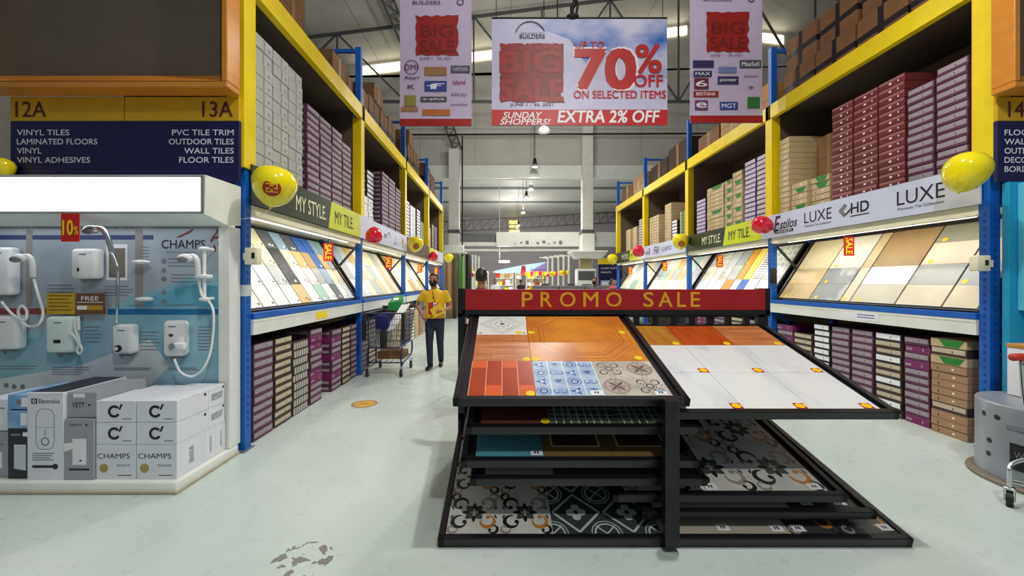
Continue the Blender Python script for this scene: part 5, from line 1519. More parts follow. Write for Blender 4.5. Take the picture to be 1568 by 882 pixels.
balloon(572, 361, 13, 6.1, 'r', 'red balloon between the left MY TILE lettering and the white logo sign', 60, 1.0, False, PL(1, 2.1))
balloon(636, 374, 12, 9.0, 'y', 'yellow printed balloon in front of the plain brown fascia board', 5, 1.0, (.35, -.4), PL(2, 2.1))
balloon(663, 393, 7.5, 11.6, 'r', 'small red balloon above the man in yellow', 60, 1.0, False, PL(3, 2.1))
balloon(687, 395, 7.2, 13.8, 'y', 'small yellow balloon beside the standing flooring rolls', 5, 1.0, False, PL(4, 2.0))
balloon(1479, 265, 31, 3.33, 'y', 'big yellow balloon covering the last letter of LUXE', 20, .88, False, (4.29, 3.408, 2.55))
balloon(1168, 345, 15.5, 6.15, 'r', 'red balloon between the right MY TILE lettering and the Estilos sign', -70, .9, False, PR(1, 2.12))
balloon(1042, 370, 12, 9.0, 'y', 'yellow printed balloon on the white sign with cursive lettering', 0, 1.0, (-.3, -.4), PR(2, 2.1))
balloon(978, 385, 9, 11.55, 'r', 'red balloon beyond the white cursive sign on the right', -50, 1.0, False, PR(3, 2.12))
balloon(938, 397, 8, 14.2, 'y', 'yellow balloon at the far end of the right rack', 0, 1.0, False, PR(4, 2.0))
balloon(3, 257, 15, 3.3, 'y', 'yellow balloon half cut by the frame beside sign 12A', 0, 1.0, False, (-4.23, 3.37, 2.4))

# ------------------------------------------------------------------ SALE cards hanging over the tile boards
def sale_card(px, py, d, label):
    c = Vector(at(px, py, d)); w, h = .13, .24
    o = empty('sale_card', tuple(c), label, 'sign', 'red SALE cards over the tile boards')
    MB(REDPAPER).box(c.x - w / 2, c.x + w / 2, c.y - .003, c.y + .003, c.z - h / 2, c.z + h / 2).build('card', o)
    mb = MB(YELPAPER).frame((c.x, c.y - .005, c.z), (0, 0, -1), (1, 0, 0)); mb.text('SALE', 0, 0, h * .84, w * .66, 0, .03); mb.build('lettering', o)
    MB(BLACKM).cyl((c.x, c.y, c.z + h / 2), (c.x, c.y, 2.098), .003, seg=5).build('string', o)
for a in ((503, 386, 5.22, 'red SALE card over the white and black tile board on the left'), (595, 402, 7.9, 'red SALE card over the board behind the shopping cart'), (643, 411, 10.8, 'red SALE card over the board behind the man in yellow'), (668, 415, 13.4, 'farthest red SALE card on the left rack'),
          (1300, 377, 4.92, 'red SALE card over the large beige samples under the cursive sign'), (1102, 400, 7.75, 'red SALE card over the ochre and patterned board'), (1018, 408, 10.6, 'red SALE card over the pink and green samples below the white sign'), (965, 414, 13.3, 'farthest red SALE card on the right rack')):
    sale_card(*a)
# small grey-white sensors clamped to the posts, stickers and tags
def sensor(px0, px1, py0, py1, d, label, m=CREAM):
    x0, _, z1 = at(px0, py0, d); x1, _, z0 = at(px1, py1, d)
    mb = MB(m); mb.rbox(x0, x1, d, 3.4505 if d < 4 else d + .06, z0, z1, .008, 2); mb.use(INKBLACK).box(x0 + (x1 - x0) * .55, x0 + (x1 - x0) * .8, d - .002, d + .01, z0 + (z1 - z0) * .35, z0 + (z1 - z0) * .7)
    if d < 4: mb.use(m).box(*((-2.275, x0 + .01) if x0 < 0 else (x1 - .01, 4.295)), 3.43, 3.4505 + .04, (z0 + z1) / 2 - .03, (z0 + z1) / 2 + .03)
    tag(mb.build('gate_sensor', loc=((x0 + x1) / 2, d, z0)), label, 'sensor', 'sensors clamped to the posts')
sensor(374, 394, 379, 405, 3.385, 'cream sensor box on the blue post beside the shower booth')
sensor(1497, 1518, 391, 415, 3.385, 'cream sensor box on the blue post above the steel drum')
sensor(1182, 1190, 411, 434, 6.19, 'dark sensor box on the blue post below the red balloon', BLACKM)
mb = MB(mat('pale_tape', (200, 206, 214), .5)); rb(mb, 'left', S0 - .043, S0 + .043, -.0045, -.0025, 1.37, 1.47); rb(mb, 'left', S0 - .0445, S0 - .0425, -.0045, .092, 1.37, 1.47); tag(mb.build('tape_band', loc=tuple(PL(0, 1.37))), 'pale tape band round the blue post by the booth', 'tape')
mb = MB(STKY); rb(mb, 'left', 4.72, 5.02, -.024, -.021, 1.04, 1.13); tag(mb.build('shelf_tag', loc=tuple(RP('left', 4.87, -.024, 1.04))), 'yellow tag stuck on the white shelf beam near the booth', 'tag')
mb = MB(WPAPER); rb(mb, 'right', 4.45, 4.95, -.0235, -.021, 1.04, 1.13); mb.use(LB); rb(mb, 'right', 4.5, 4.72, -.0245, -.023, 1.07, 1.08); rb(mb, 'right', 4.5, 4.72, -.0245, -.023, 1.10, 1.11); tag(mb.build('shelf_tag', loc=tuple(RP('right', 4.7, -.0235, 1.04))), 'white printed label on the shelf beam under the beige samples', 'tag')
# round floor marker
mb = MB(mat('marker_tan', (206, 160, 96), .4)).frame((at(558, 618, 4.8)[0], 4.8, .0012)); mb.disc(0, 0, .15, 0, 32)
mb.use(mat('marker_brown', (160, 120, 90), .4)).ring(0, 0, .135, .155, n=.0004, seg=32).use(mat('marker_gold', (224, 176, 60), .4)).disc(0, 0, .10, .0004, 24).use(mat('marker_brown', (0, 0, 0))).ring(-.03, 0, .022, .034, n=.0008).rect(-.03, .06, -.016, .012, .0008)
tag(mb.build('floor_marker', loc=(at(558, 618, 4.8)[0], 4.8, 0)), 'round tan distance marker stuck on the floor by the shopping cart', 'floor sticker')

# ------------------------------------------------------------------ shopping cart
CX0, CX1, CYF, CYB = -2.16, -1.57, 6.12, 6.95
cart = empty('shopping_cart', ((CX0 + CX1) / 2, 6.5, 0), 'blue and black wire shopping cart standing by the left rack', 'shopping cart')
BW = mat('dark_blue_wire', (30, 32, 74), .35); RUB = mat('black_rubber', (22, 22, 24), .6)
ZB, ZTOP = .46, 1.0
mb = MB(BW)
xi, xo = .05, 0.0
def rimpts(z, k, yb): return [(CX0 + k, CYF + k * .6, z), (CX1 - k, CYF + k * .6, z), (CX1 - k, yb, z), (CX0 + k, yb, z)]
top, bot = rimpts(ZTOP, 0, CYB), rimpts(ZB, .05, CYB - .05)
for P in (top, bot):
    for i in range(4): mb.cyl(P[i], P[(i + 1) % 4], .011, seg=8)
for i in range(4):
    a, b, c, d = Vector(top[i]), Vector(top[(i + 1) % 4]), Vector(bot[(i + 1) % 4]), Vector(bot[i])
    n = 15 if i % 2 == 0 else 20
    for k in range(n + 1): mb.cyl(a.lerp(b, k / n), d.lerp(c, k / n), .0035, seg=5)
    for k in range(1, 6): mb.cyl(a.lerp(d, k / 6), b.lerp(c, k / 6), .0035, seg=5)
for k in range(13): mb.cyl(Vector(bot[0]).lerp(Vector(bot[1]), k / 12), Vector(bot[3]).lerp(Vector(bot[2]), k / 12), .004, seg=5)
mb.build('basket', cart)
mb = MB(CHROME)
for k in range(22):
    x = CX0 + .07 + k * (CX1 - CX0 - .14) / 21
    if abs(k - 11) > 2: mb.cyl((x, CYF + .02, ZB + .03), (x, CYF - .005, ZB + .30), .0045, seg=6)
mb.build('front_grid', cart)
mb = MB(BLACKM)
mb.rbox((CX0 + CX1) / 2 - .05, (CX0 + CX1) / 2 + .05, CYF - .02, CYF + .0, ZB, ZTOP - .25, .01, 2)
for x in (CX0 - .01, CX1 + .01): mb.rbox(x - .025, x + .025, CYF - .03, CYF + .05, ZTOP - .42, ZTOP + .01, .02, 3)
mb.build('corner_bumper', cart)
mb = MB(RUB); mb.cyl((CX0, CYB + .1, 1.05), (CX1, CYB + .1, 1.05), .018); mb.use(BW).cyl((CX0, CYB + .1, 1.05), (CX0, CYB, ZTOP), .012).cyl((CX1, CYB + .1, 1.05), (CX1, CYB, ZTOP), .012); mb.build('handle', cart)
mb = MB(BW)
for x in (CX0 + .03, CX1 - .03):
    mb.tube([(x, CYB - .05, ZB), (x, CYB - .1, .25), (x, CYF + .2, .2), (x, CYF + .05, .16)], .014); mb.tube([(x, CYF + .1, ZB), (x, CYF + .04, .3), (x, CYF + .05, .14)], .013)
mb.cyl((CX0 + .03, CYF + .15, .2), (CX1 - .03, CYF + .15, .2), .01); mb.cyl((CX0 + .03, CYB - .15, .24), (CX1 - .03, CYB - .15, .24), .01)
for k in range(6): mb.cyl((CX0 + .08 + k * .095, CYF + .15, .205), (CX0 + .08 + k * .095, CYB - .15, .24), .005, seg=6)
mb.build('undercarriage', cart)
for (x, y) in ((CX0 + .03, CYF + .05), (CX1 - .03, CYF + .05), (CX0 + .03, CYB - .12), (CX1 - .03, CYB - .12)):
    mb = MB(RUB); mb.cyl((x - .014, y, .062), (x + .014, y, .062), .062, seg=20); mb.use(GREYPLASTIC).cyl((x - .016, y, .062), (x + .016, y, .062), .03); mb.use(CHROME).box(x - .022, x - .018, y - .02, y + .02, .05, .16).box(x + .018, x + .022, y - .02, y + .02, .05, .16).box(x - .022, x + .022, y - .02, y + .02, .15, .165); mb.build('caster', cart)
def thing1(mb, name, label, cat, loc, group=None): return tag(mb.build(name, loc=loc), label, cat, group)
mb = MB(mat('navy_cloth', (24, 30, 104), .7)); mb.rbox(CX0 + .14, CX1 - .24, CYF + .04, CYF + .5, ZB + .2, .975, .05, 3); mb.ell((CX0 + .28, CYF + .25, .97), .12, .18, .03)
thing1(mb, 'folded_tarp', 'navy blue folded cloth inside the shopping cart', 'cloth', (CX0 + .25, CYF + .27, ZB + .2))
for k in range(3):
    x = CX1 - .17 + k * .05
    mb = MB(WPAPER); mb.bar((x - .10, CYF + .03, .71 + .01 * k), (x + .04, CYF + .55, 1.10 + .01 * k), .04, .018); mb.use(BEIGEL).bar((x - .10, CYF + .03, .695 + .01 * k), (x + .04, CYF + .55, 1.085 + .01 * k), .03, .012)
    thing1(mb, 'tile_trim', '%s white tile trim strip leaning out of the shopping cart' % ('innermost', 'middle', 'outermost')[k], 'trim strip', (x, CYF + .1, .71), 'tile trim strips in the cart')
GB = mat('green_bag', (20, 140, 70), .5)
mb = MB(GB); x0 = CX0 + .17
mb.add([(x0, 6.75, 1.0), (x0 + .25, 6.75, 1.0), (x0 + .25, 6.95, 1.0), (x0, 6.95, 1.0), (x0 + .01, 6.76, 1.13), (x0 + .245, 6.76, 1.16), (x0 + .22, 6.94, 1.26), (x0 + .06, 6.94, 1.24)], [(0, 3, 2, 1), (4, 5, 6, 7), (0, 1, 5, 4), (1, 2, 6, 5), (2, 3, 7, 6), (3, 0, 4, 7)])
mb.use(WPAPER).add([(x0 + .08, 6.795, 1.172), (x0 + .18, 6.795, 1.18), (x0 + .17, 6.87, 1.218), (x0 + .09, 6.87, 1.212)], [(0, 1, 2, 3)])
thing1(mb, 'green_carton', 'green slant-topped carton resting on the shopping cart', 'carton', (x0 + .12, 6.85, 1.0))
MBm = carton_mesh(.42, .3, .12, KRAFTD, 'big', TAPE)
o = bpy.data.objects.new('parcel', MBm); COL.objects.link(o); o.location = ((CX0 + CX1) / 2 + .06, 6.46, .25); tag(o, 'brown parcel on the lower rack of the shopping cart', 'carton')

# ------------------------------------------------------------------ steel drum, box on it, trolley
dr = empty('steel_drum', (4.09, 2.88, 0), 'grey painted steel drum with holes and a black plate at the frame edge', 'drum')
GD = mat('grey_drum_paint', (150, 156, 166), .35, .3, var=.08, scale=4)
mb = MB(GD); mb.lathe([(.40, .02), (.40, .575), (.395, .585), (.36, .585), (.0, .58)], (4.09, 2.88, 0), 48)
mb.use(INKBLACK)
def drum_mark(ang, z, f): 
    a = math.radians(ang)
    mb.frame((4.09 + .4012 * math.cos(a), 2.88 + .4012 * math.sin(a), z), (-math.sin(a), math.cos(a), 0), (0, 0, 1)); f()
ang0 = 180 + 35
for (da, z) in ((-57, .485), (-42, .485), (-50, .293), (-51, .19)):
    drum_mark(ang0 + da, z, lambda: mb.ring(0, 0, .0, .019, n=.0005))
mb.build('body', dr)
mb = MB(mat('flange_brown', (120, 110, 96), .5)); mb.lathe([(.40, .0), (.445, .0), (.45, .012), (.445, .026), (.40, .03)], (4.09, 2.88, 0), 48); mb.build('flange', dr)
mb = MB(INKBLACK)
for k in range(6):
    a = math.radians(ang0 - 31 + k * 5); b = math.radians(ang0 - 26 + k * 5); R = .403
    mb.world().add([(4.09 + R * math.cos(a), 2.88 + R * math.sin(a), .14), (4.09 + R * math.cos(b), 2.88 + R * math.sin(b), .14), (4.09 + R * math.cos(b), 2.88 + R * math.sin(b), .33), (4.09 + R * math.cos(a), 2.88 + R * math.sin(a), .33)], [(0, 1, 2, 3)])
mb.use(INKGREY); drum_mark(ang0 - 20, .25, lambda: mb.text('WIRE', 0, 0, .1, .05, .004))
mb.use(INKGREY); drum_mark(ang0 - 26, .44, lambda: mb.rect(-.05, .05, -.015, .015, .002))
mb.build('name_plate', dr)
bx_ = empty('paper_box', (4.22, 3.0, .586), 'white paper box with an orange-brown top standing on the steel drum', 'box')
mb = MB(WPAPER); mb.rbox(4.09, 4.4, 2.98, 3.18, .586, .97, .004, 1); mb.use(INKGREY).box(4.12, 4.38, 2.9785, 2.98, .86, .865).box(4.12, 4.38, 2.9785, 2.98, .72, .725).use(BEIGEL).box(4.2, 4.3, 2.9785, 2.98, .78, .82); mb.build('carton', bx_)
mb = MB(mat('ochre_lid', (196, 140, 60), .6)); mb.rbox(4.085, 4.405, 2.975, 3.185, .97, 1.0, .004, 1); mb.build('lid', bx_)
tr = empty('hand_trolley', (3.7, 2.5, 0), 'silver hand trolley with a red grip, mostly cut off at the frame edge', 'trolley')
P0 = Vector(at(1546, 720, 2.62))
mb = MB(CHROME); mb.tube([P0 + Vector((0, 0, 0)), P0 + Vector((.06, .0, .06)), P0 + Vector((.25, -.2, .24)), P0 + Vector((.42, -.34, .36))], .012); mb.tube([(3.52, 2.66, .97), (3.56, 2.66, .6), (3.6, 2.6, .3), (3.62, 2.52, .12), (4.1, 2.22, .12)], .014); mb.tube([(3.62, 2.52, .12), (P0.x, P0.y, .165)], .012); mb.tube([(4.1, 2.22, .12), (P0.x, P0.y, .165)], .012); mb.cyl((P0.x, P0.y, .16), P0, .012); mb.build('tube_frame', tr)
mb = MB(mat('red_grip', (196, 60, 30), .5)); mb.tube([(3.46, 2.66, .985), (3.56, 2.66, .985), (3.8, 2.62, .97)], .026); mb.build('grip', tr)
for (x, y, s) in ((P0.x, P0.y, 1), (4.1, 2.22, 1)):
    mb = MB(RUB); mb.M = Matrix.Translation((x, y, 0)) @ Matrix.Rotation(math.radians(-52), 4, 'Z')
    mb.cyl((-.016, 0, .05), (.016, 0, .05), .05, seg=22); mb.use(GREYPLASTIC).cyl((-.019, 0, .05), (.019, 0, .05), .02)
    mb.use(CHROME).rbox(-.026, -.021, -.02, .025, .035, .12, .003, 1); mb.rbox(.021, .026, -.02, .025, .035, .12, .003, 1); mb.rbox(-.026, .026, -.022, .028, .105, .125, .006, 2); mb.cyl((0, 0, .12), (0, 0, .17), .012); mb.build('caster', tr)

# ------------------------------------------------------------------ people
SKIN = mat('skin', (168, 118, 92), .5, var=.06, scale=12)
def evaluated(mb, voxel, name, parent, mats, smooth=3, paint=None):
    O = wloc(parent)
    me = bpy.data.meshes.new(name)
    me.from_pydata([p - O for p in mb.v], [], mb.f)
    o = bpy.data.objects.new(name, me); COL.objects.link(o)
    m = o.modifiers.new('remesh', 'REMESH'); m.mode = 'VOXEL'; m.voxel_size = voxel
    s = o.modifiers.new('smooth', 'SMOOTH'); s.iterations = smooth; s.factor = .5
    dg = bpy.context.evaluated_depsgraph_get()
    me2 = bpy.data.meshes.new_from_object(o.evaluated_get(dg))
    o.modifiers.clear(); o.data = me2; bpy.data.meshes.remove(me)
    for mm in mats: me2.materials.append(mm)
    for p in me2.polygons:
        p.use_smooth = True
        if paint:
            p.material_index = paint(p.center, p.normal)
    o.parent = parent
    return o
def hand(mb, wrist, d, n, curl=25, thumb=1, s=1.0):
    """Palm, four unequal bent fingers and a thumb from the side of the palm. d: finger direction, n: palm's facing."""
    d = Vector(d).normalized(); n = (Vector(n) - d * Vector(n).dot(d)).normalized(); w = d.cross(n)
    wrist = Vector(wrist)
    L = (.070, .080, .076, .060)
    for i in range(4):
        off = (i - 1.5) * .021 * s
        k = wrist + d * (.085 - .004 * abs(i - 1.2)) * s + w * off * thumb
        mb.capsule(wrist + w * off * .6 * thumb + d * .01, k, .015 * s, .0125 * s, 8)
        p = k; a = 0
        for j, f in enumerate((.45, .32, .23)):
            a += math.radians(curl * (.7 + .3 * j))
            q = p + (d * math.cos(a) + n * math.sin(a)) * L[i] * f * s
            mb.capsule(p, q, (.0095 - .0008 * j) * s, (.0088 - .0008 * j) * s, 8); p = q
    t0 = wrist + d * .022 * s - w * .028 * thumb * s
    t1 = t0 + (d * .75 - w * .6 * thumb + n * .35).normalized() * .042 * s
    t2 = t1 + (d * .9 - w * .15 * thumb + n * .45).normalized() * .032 * s
    mb.capsule(wrist + d * .015, t0, .015 * s, .0135 * s, 8); mb.capsule(t0, t1, .0125 * s, .0105 * s, 8); mb.capsule(t1, t2, .0102 * s, .0088 * s, 8)
def person(loc, H, label, shirt, trousers, pose, rz=0.0, mask=None, hairc=(24, 20, 20), hair='short', voxel=.0085, print_m=None, group=None):
    root = empty('person', (0, 0, 0), label, 'person', group)
    k = H / 1.65
    v = lambda *p: Vector(p) * k
    # body: local axes, facing -Y
    mb = MB(SKIN)
    hd = pose.get('head', (0, -.01, 1.535))
    hx, hy, hz = hd
    mb.ell(v(hx, hy + .012, hz + .015), .073 * k, .092 * k, .098 * k, 18, 12)          # skull
    mb.ell(v(hx, hy - .018, hz - .045), .060 * k, .070 * k, .072 * k, 16, 10)         # jaw
    mb.ell(v(hx, hy - .045, hz - .092), .028 * k, .026 * k, .022 * k)                 # chin
    mb.capsule(v(hx, hy - .092, hz + .008), v(hx, hy - .106, hz - .026), .010 * k, .015 * k, 8)   # nose
    mb.ell(v(hx, hy - .083, hz - .058), .026 * k, .012 * k, .010 * k)                 # lips
    for s in (-1, 1):
        mb.ell(v(hx + s * .076, hy + .012, hz - .012), .010 * k, .020 * k, .031 * k)
        mb.ell(v(hx + s * .034, hy - .078, hz + .028), .026 * k, .014 * k, .009 * k)  # brow ridge
    mb.capsule(v(hx * .5, .02, 1.30), v(hx, hy + .015, hz - .06), .058 * k, .052 * k)
    mb.loft([(v(0, .015, 1.375), .075 * k, .06 * k), (v(0, .015, 1.345), .15 * k, .085 * k), (v(0, .01, 1.30), .178 * k, .10 * k), (v(0, 0, 1.18), .165 * k, .112 * k), (v(0, 0, 1.02), .145 * k, .105 * k), (v(0, 0, .92), .158 * k, .11 * k), (v(0, .005, .82), .165 * k, .115 * k), (v(0, .005, .74), .15 * k, .10 * k)][::-1])
    for s, S in ((-1, 'r'), (1, 'l')):
        sh, el, wr = [v(*pose[j + S]) for j in ('sh', 'el', 'wr')]
        mb.capsule(sh, el, .048 * k, .038 * k); mb.capsule(el, wr, .038 * k, .027 * k)
        hd_ = pose['hand' + S]
        hand(mb, wr, hd_[0], hd_[1], hd_[2], hd_[3], k)
        hp, kn, an = [v(*pose[j + S]) for j in ('hip', 'kn', 'an')]
        mb.capsule(hp, kn, .078 * k, .052 * k); mb.capsule(kn, an, .050 * k, .034 * k)
        fd = Vector(pose.get('foot' + S, (0, -1, 0))).normalized()
        mb.capsule(an + Vector((0, 0, -.03 * k)), an + fd * .14 * k + Vector((0, 0, -.045 * k)), .034 * k, .028 * k)
    body = evaluated(mb, voxel * k, 'body', root, [SKIN])
    # shirt
    mb = MB()
    mb.loft([(v(0, .012, 1.372), .085 * k, .07 * k), (v(0, .012, 1.345), .158 * k, .095 * k), (v(0, .01, 1.30), .19 * k, .112 * k), (v(0, 0, 1.18), .178 * k, .124 * k), (v(0, 0, 1.02), .165 * k, .120 * k), (v(0, 0, .90), .176 * k, .125 * k), (v(0, 0, .875), .176 * k, .125 * k)][::-1])
    for S in 'rl':
        sh, el = v(*pose['sh' + S]), v(*pose['el' + S])
        e = sh.lerp(el, .62)
        mb.capsule(sh, sh.lerp(el, .3), .055 * k, .057 * k); mb.cyl(sh.lerp(el, .2), e, .057 * k, .064 * k, 16)
    mb.loft([(v(0, .012, 1.36), .072 * k, .068 * k), (v(hx * .3, .012, 1.395), .066 * k, .064 * k)])
    sp = None; sm = [shirt]
    if print_m:
        sm = [shirt, print_m]
        sp = lambda c, n: 1 if (n.y < -.3 and -.10 * k < c.x < .075 * k and .955 * k < c.z < 1.155 * k) else 0
    evaluated(mb, .011 * k, 'shirt', root, sm, 3, sp)
    # trousers
    mb = MB()
    mb.loft([(v(0, 0, .915), .165 * k, .118 * k), (v(0, .005, .82), .176 * k, .124 * k), (v(0, .005, .72), .158 * k, .112 * k), (v(0, .005, .69), .12 * k, .09 * k)][::-1])
    for S in 'rl':
        hp, kn, an = [v(*pose[j + S]) for j in ('hip', 'kn', 'an')]
        mb.capsule(hp, kn, .088 * k, .064 * k); mb.cyl(kn, an + Vector((0, 0, -.01)), .063 * k, .050 * k)
    evaluated(mb, .011 * k, 'trousers', root, [trousers], 3)
    mb = MB(BLACKM); mb.lathe([(.168 * k, .885 * k), (.172 * k, .885 * k), (.172 * k, .915 * k), (.168 * k, .915 * k)], seg=28); mb.v = [Vector((p.x, p.y * .72, p.z)) for p in mb.v]
    mb.build('belt', root, local=True)
    for S in 'rl':
        an = v(*pose['an' + S]); fd = Vector(pose.get('foot' + S, (0, -1, 0))).normalized()
        mb = MB()
        t = an + fd * .16 * k
        mb.capsule(an + Vector((0, 0, -.035 * k)) - fd * .03 * k, Vector((t.x, t.y, t.z - .055 * k)), .046 * k, .036 * k); mb.cyl(an + Vector((0, 0, -.05 * k)), an + Vector((0, 0, .0)), .045 * k, .042 * k)
        o = evaluated(mb, .009 * k, 'shoe', root, [mat('black_leather', (20, 20, 24), .3)], 2)
    # hair, brows, eyes
    HM = mat('hair_%d' % hairc[0], hairc, .5, var=.2, scale=40, bump=.4)
    mb = MB(HM)
    bm = bmesh.new(); bmesh.ops.create_uvsphere(bm, u_segments=28, v_segments=20, radius=1.0)
    front = .35
    kill = [vv for vv in bm.verts if (vv.co.y < -.25 and vv.co.z < .62) or (vv.co.y < .30 and vv.co.z < .02) or vv.co.z < -.62]
    bmesh.ops.delete(bm, geom=kill, context='VERTS')
    for vv in bm.verts:
        vv.co = v(hx, hy + .016, hz + .018) + Vector((vv.co.x * .084, vv.co.y * .103, vv.co.z * .112)) * k
    mb.bm(bm, True)
    h = mb.build('hair', root, local=True); sd = h.modifiers.new('thick', 'SOLIDIFY'); sd.thickness = .014 * k; sd.offset = -.4
    mb = MB(HM)
    for s in (-1, 1): mb.capsule(v(hx + s * .018, hy - .092, hz + .034), v(hx + s * .052, hy - .078, hz + .036), .005 * k, .004 * k, 8)
    mb.build('eyebrows', root, local=True)
    mb = MB(mat('eye_white', (226, 224, 220), .3))
    for s in (-1, 1): mb.ell(v(hx + s * .033, hy - .080, hz + .013), .014 * k, .008 * k, .008 * k, 12, 8)
    mb.use(INKBLACK)
    for s in (-1, 1): mb.ell(v(hx + s * .033, hy - .0855, hz + .013), .007 * k, .005 * k, .007 * k, 10, 8)
    mb.build('eyes', root, local=True)
    if mask:
        mb = MB(mask); mb.loft([(v(hx, hy - .035, hz - .105), .040 * k, .045 * k), (v(hx, hy - .030, hz - .075), .060 * k, .072 * k), (v(hx, hy - .026, hz - .045), .066 * k, .082 * k), (v(hx, hy - .022, hz - .012), .066 * k, .084 * k), (v(hx, hy - .03, hz + .002), .05 * k, .078 * k)])
        for s in (-1, 1):
            mb.tube([v(hx + s * .066, hy - .03, hz - .02), v(hx + s * .079, hy + .03, hz + .01)], .003 * k, 6); mb.tube([v(hx + s * .064, hy - .03, hz - .06), v(hx + s * .079, hy + .03, hz - .02)], .003 * k, 6)
        mb.build('face_mask', root, local=True)
    root.location = loc; root.rotation_euler = (0, 0, rz)
    return root
NAVYT = mat('navy_trousers', (30, 34, 58), .7); POLO = mat('yellow_polo', (240, 186, 24), .65, var=.07)
walk = dict(head=(-.02, -.03, 1.535), shr=(-.185, .0, 1.315), elr=(-.33, .08, 1.10), wrr=(-.20, -.02, .885), handr=((.55, -.25, -.8), (.7, .3, .4), 30, -1),
            shl=(.185, .0, 1.315), ell=(.265, .05, 1.065), wrl=(.185, -.17, 1.02), handl=((-.8, -.55, .1), (-.3, .3, -.9), 40, 1),
            hipr=(-.085, 0, .80), knr=(-.075, -.10, .45), anr=(-.07, -.07, .085), hipl=(.085, 0, .80), knl=(.09, .02, .45), anl=(.075, .22, .10), footr=(-.15, -1, 0), footl=(.12, -1, -.05))
stand = dict(head=(0, -.01, 1.535), shr=(-.185, 0, 1.315), elr=(-.235, .02, 1.05), wrr=(-.235, -.03, .82), handr=((0, -.1, -1), (1, 0, 0), 22, -1),
             shl=(.185, 0, 1.315), ell=(.235, .02, 1.05), wrl=(.235, -.03, .82), handl=((0, -.1, -1), (-1, 0, 0), 22, 1),
             hipr=(-.085, 0, .80), knr=(-.09, -.01, .45), anr=(-.09, .01, .085), hipl=(.085, 0, .80), knl=(.09, -.01, .45), anl=(.09, .01, .085))
MX, MY = -1.18, 6.80
person((MX, MY, 0), 1.63, 'man in a yellow polo and black mask walking up the aisle', POLO, NAVYT, walk, 0, mat('black_cloth', (24, 24, 28), .8), print_m=mat('red_polo_print', (196, 44, 28), .6), voxel=.0065)
def at_man(dx, dy, z): return Vector((MX + dx, MY + dy, z))
k_ = 1.63 / 1.65
mb = MB(mat('yellow_folder', (246, 200, 30), .5)); mb.frame(tuple(at_man(.085, -.205, 1.0)), (.86, 0, .5), (-.5, .12, .86)); mb.box(-.10, .10, -.075, .09, -.012, .012); mb.use(INKGREY)
for j in range(4): mb.rect(-.07, .06, -.03 + j * .025, -.026 + j * .025, .0125)
thing1(mb, 'folder', 'yellow folder held by the man in the yellow polo', 'folder', tuple(at_man(.085, -.205, 1.0)))
mb = MB(WPAPER); mb.box(MX - .0, MX + .055, MY - .136, MY - .130, 1.055, 1.14); mb.use(LPK).box(MX + .01, MX + .045, MY - .138, MY - .136, 1.085, 1.11); mb.use(INKBLACK).tube([(MX + .027, MY - .132, 1.14), (MX + .01, MY - .135, 1.22), (MX - .03, MY - .09, 1.34)], .004, 6).ell((MX - .005, MY - .134, 1.225), .012, .008, .014)
thing1(mb, 'badge', 'white name badge on the chest of the man in yellow', 'badge', (MX, MY - .13, 1.1))
person((-.30, 5.5, 0), 1.675, 'dark-haired person in a dark red shirt behind the promo rack', mat('dark_red_shirt', (122, 40, 44), .7), NAVYT, stand, math.pi, hairc=(30, 24, 24), voxel=.009)
SM = dict(voxel=.012)
person((2.95, 12.6, 0), 1.62, 'distant person in a dark mask near the grey counters', mat('grey_shirt', (90, 90, 96), .7), NAVYT, stand, -.6, mat('black_cloth', (24, 24, 28), .8), **SM)
person((3.62, 12.9, 0), 1.58, 'distant person in a pink-red top near the right rack', mat('pink_red_shirt', (226, 40, 80), .7), NAVYT, stand, .9, None, **SM)
person((1.35, 16.2, 0), 1.6, 'distant worker in a yellow shirt beyond the grey counters', POLO, NAVYT, stand, .2, None, **SM)
person((-.35, 18.6, 0), 1.62, 'distant person in a white shirt beyond the promo header', mat('white_shirt', (220, 220, 224), .7), NAVYT, stand, .4, None, **SM)
person((1.0, 21.5, 0), 1.6, 'distant person in a black coat by the bright shelves', mat('black_shirt', (34, 34, 38), .7), NAVYT, stand, 2.5, None, **SM)

# ------------------------------------------------------------------ high-bay lamps
SHADE = mat('lamp_shade_metal', (206, 208, 210), .3, .6); LGLOW = mat('lamp_glow', (255, 250, 235), .3, emit=9.0, var=.0)
def pendant(x, y, z, ztop, power, label, sc=1.0):
    o = empty('pendant_lamp', (x, y, z), label, 'ceiling lamp', 'high-bay lamps over the aisle')
    mb = MB(BLACKM); mb.cyl((x, y, z + .42 * sc), (x, y, ztop), .014, seg=8); mb.build('cord', o)
    mb = MB(BLACKM); mb.lathe([(.001, .44 * sc), (.07 * sc, .43 * sc), (.085 * sc, .3 * sc), (.11 * sc, .2 * sc), (.13 * sc, .14 * sc)], (x, y, z)); mb.build('ballast', o)
    mb = MB(SHADE); mb.lathe([(.10 * sc, .17 * sc), (.15 * sc, .10 * sc), (.20 * sc, .0), (.225 * sc, -.01 * sc), (.19 * sc, .004 * sc), (.09 * sc, .15 * sc)], (x, y, z), 28); mb.build('shade', o)
    mb = MB(LGLOW); mb.ell((x, y, z + .045 * sc), .13 * sc, .13 * sc, .05 * sc); mb.build('bulb', o)
    if power: light('bay_lamp', 'SPOT', (x, y, z - .03), power, o, (1, .97, .90), .08, None, (0, 0, 0), math.radians(140))
    if power and not 14 < y < 18: light('roof_fill', 'POINT', (x, y, z + .55), power * (.4 if 12 < y < 14 else .55 if y < 14 else .22), o, (1, .97, .92), .15)  # added fill above the shade, brightens the roof lining
roof = lambda x: 10.0 + (x + 14) * .125
pendant(1.30, 12.4, 6.25, roof(1.3), LAMP_W, 'lit pendant lamp directly under the wide sale banner', 1.0)
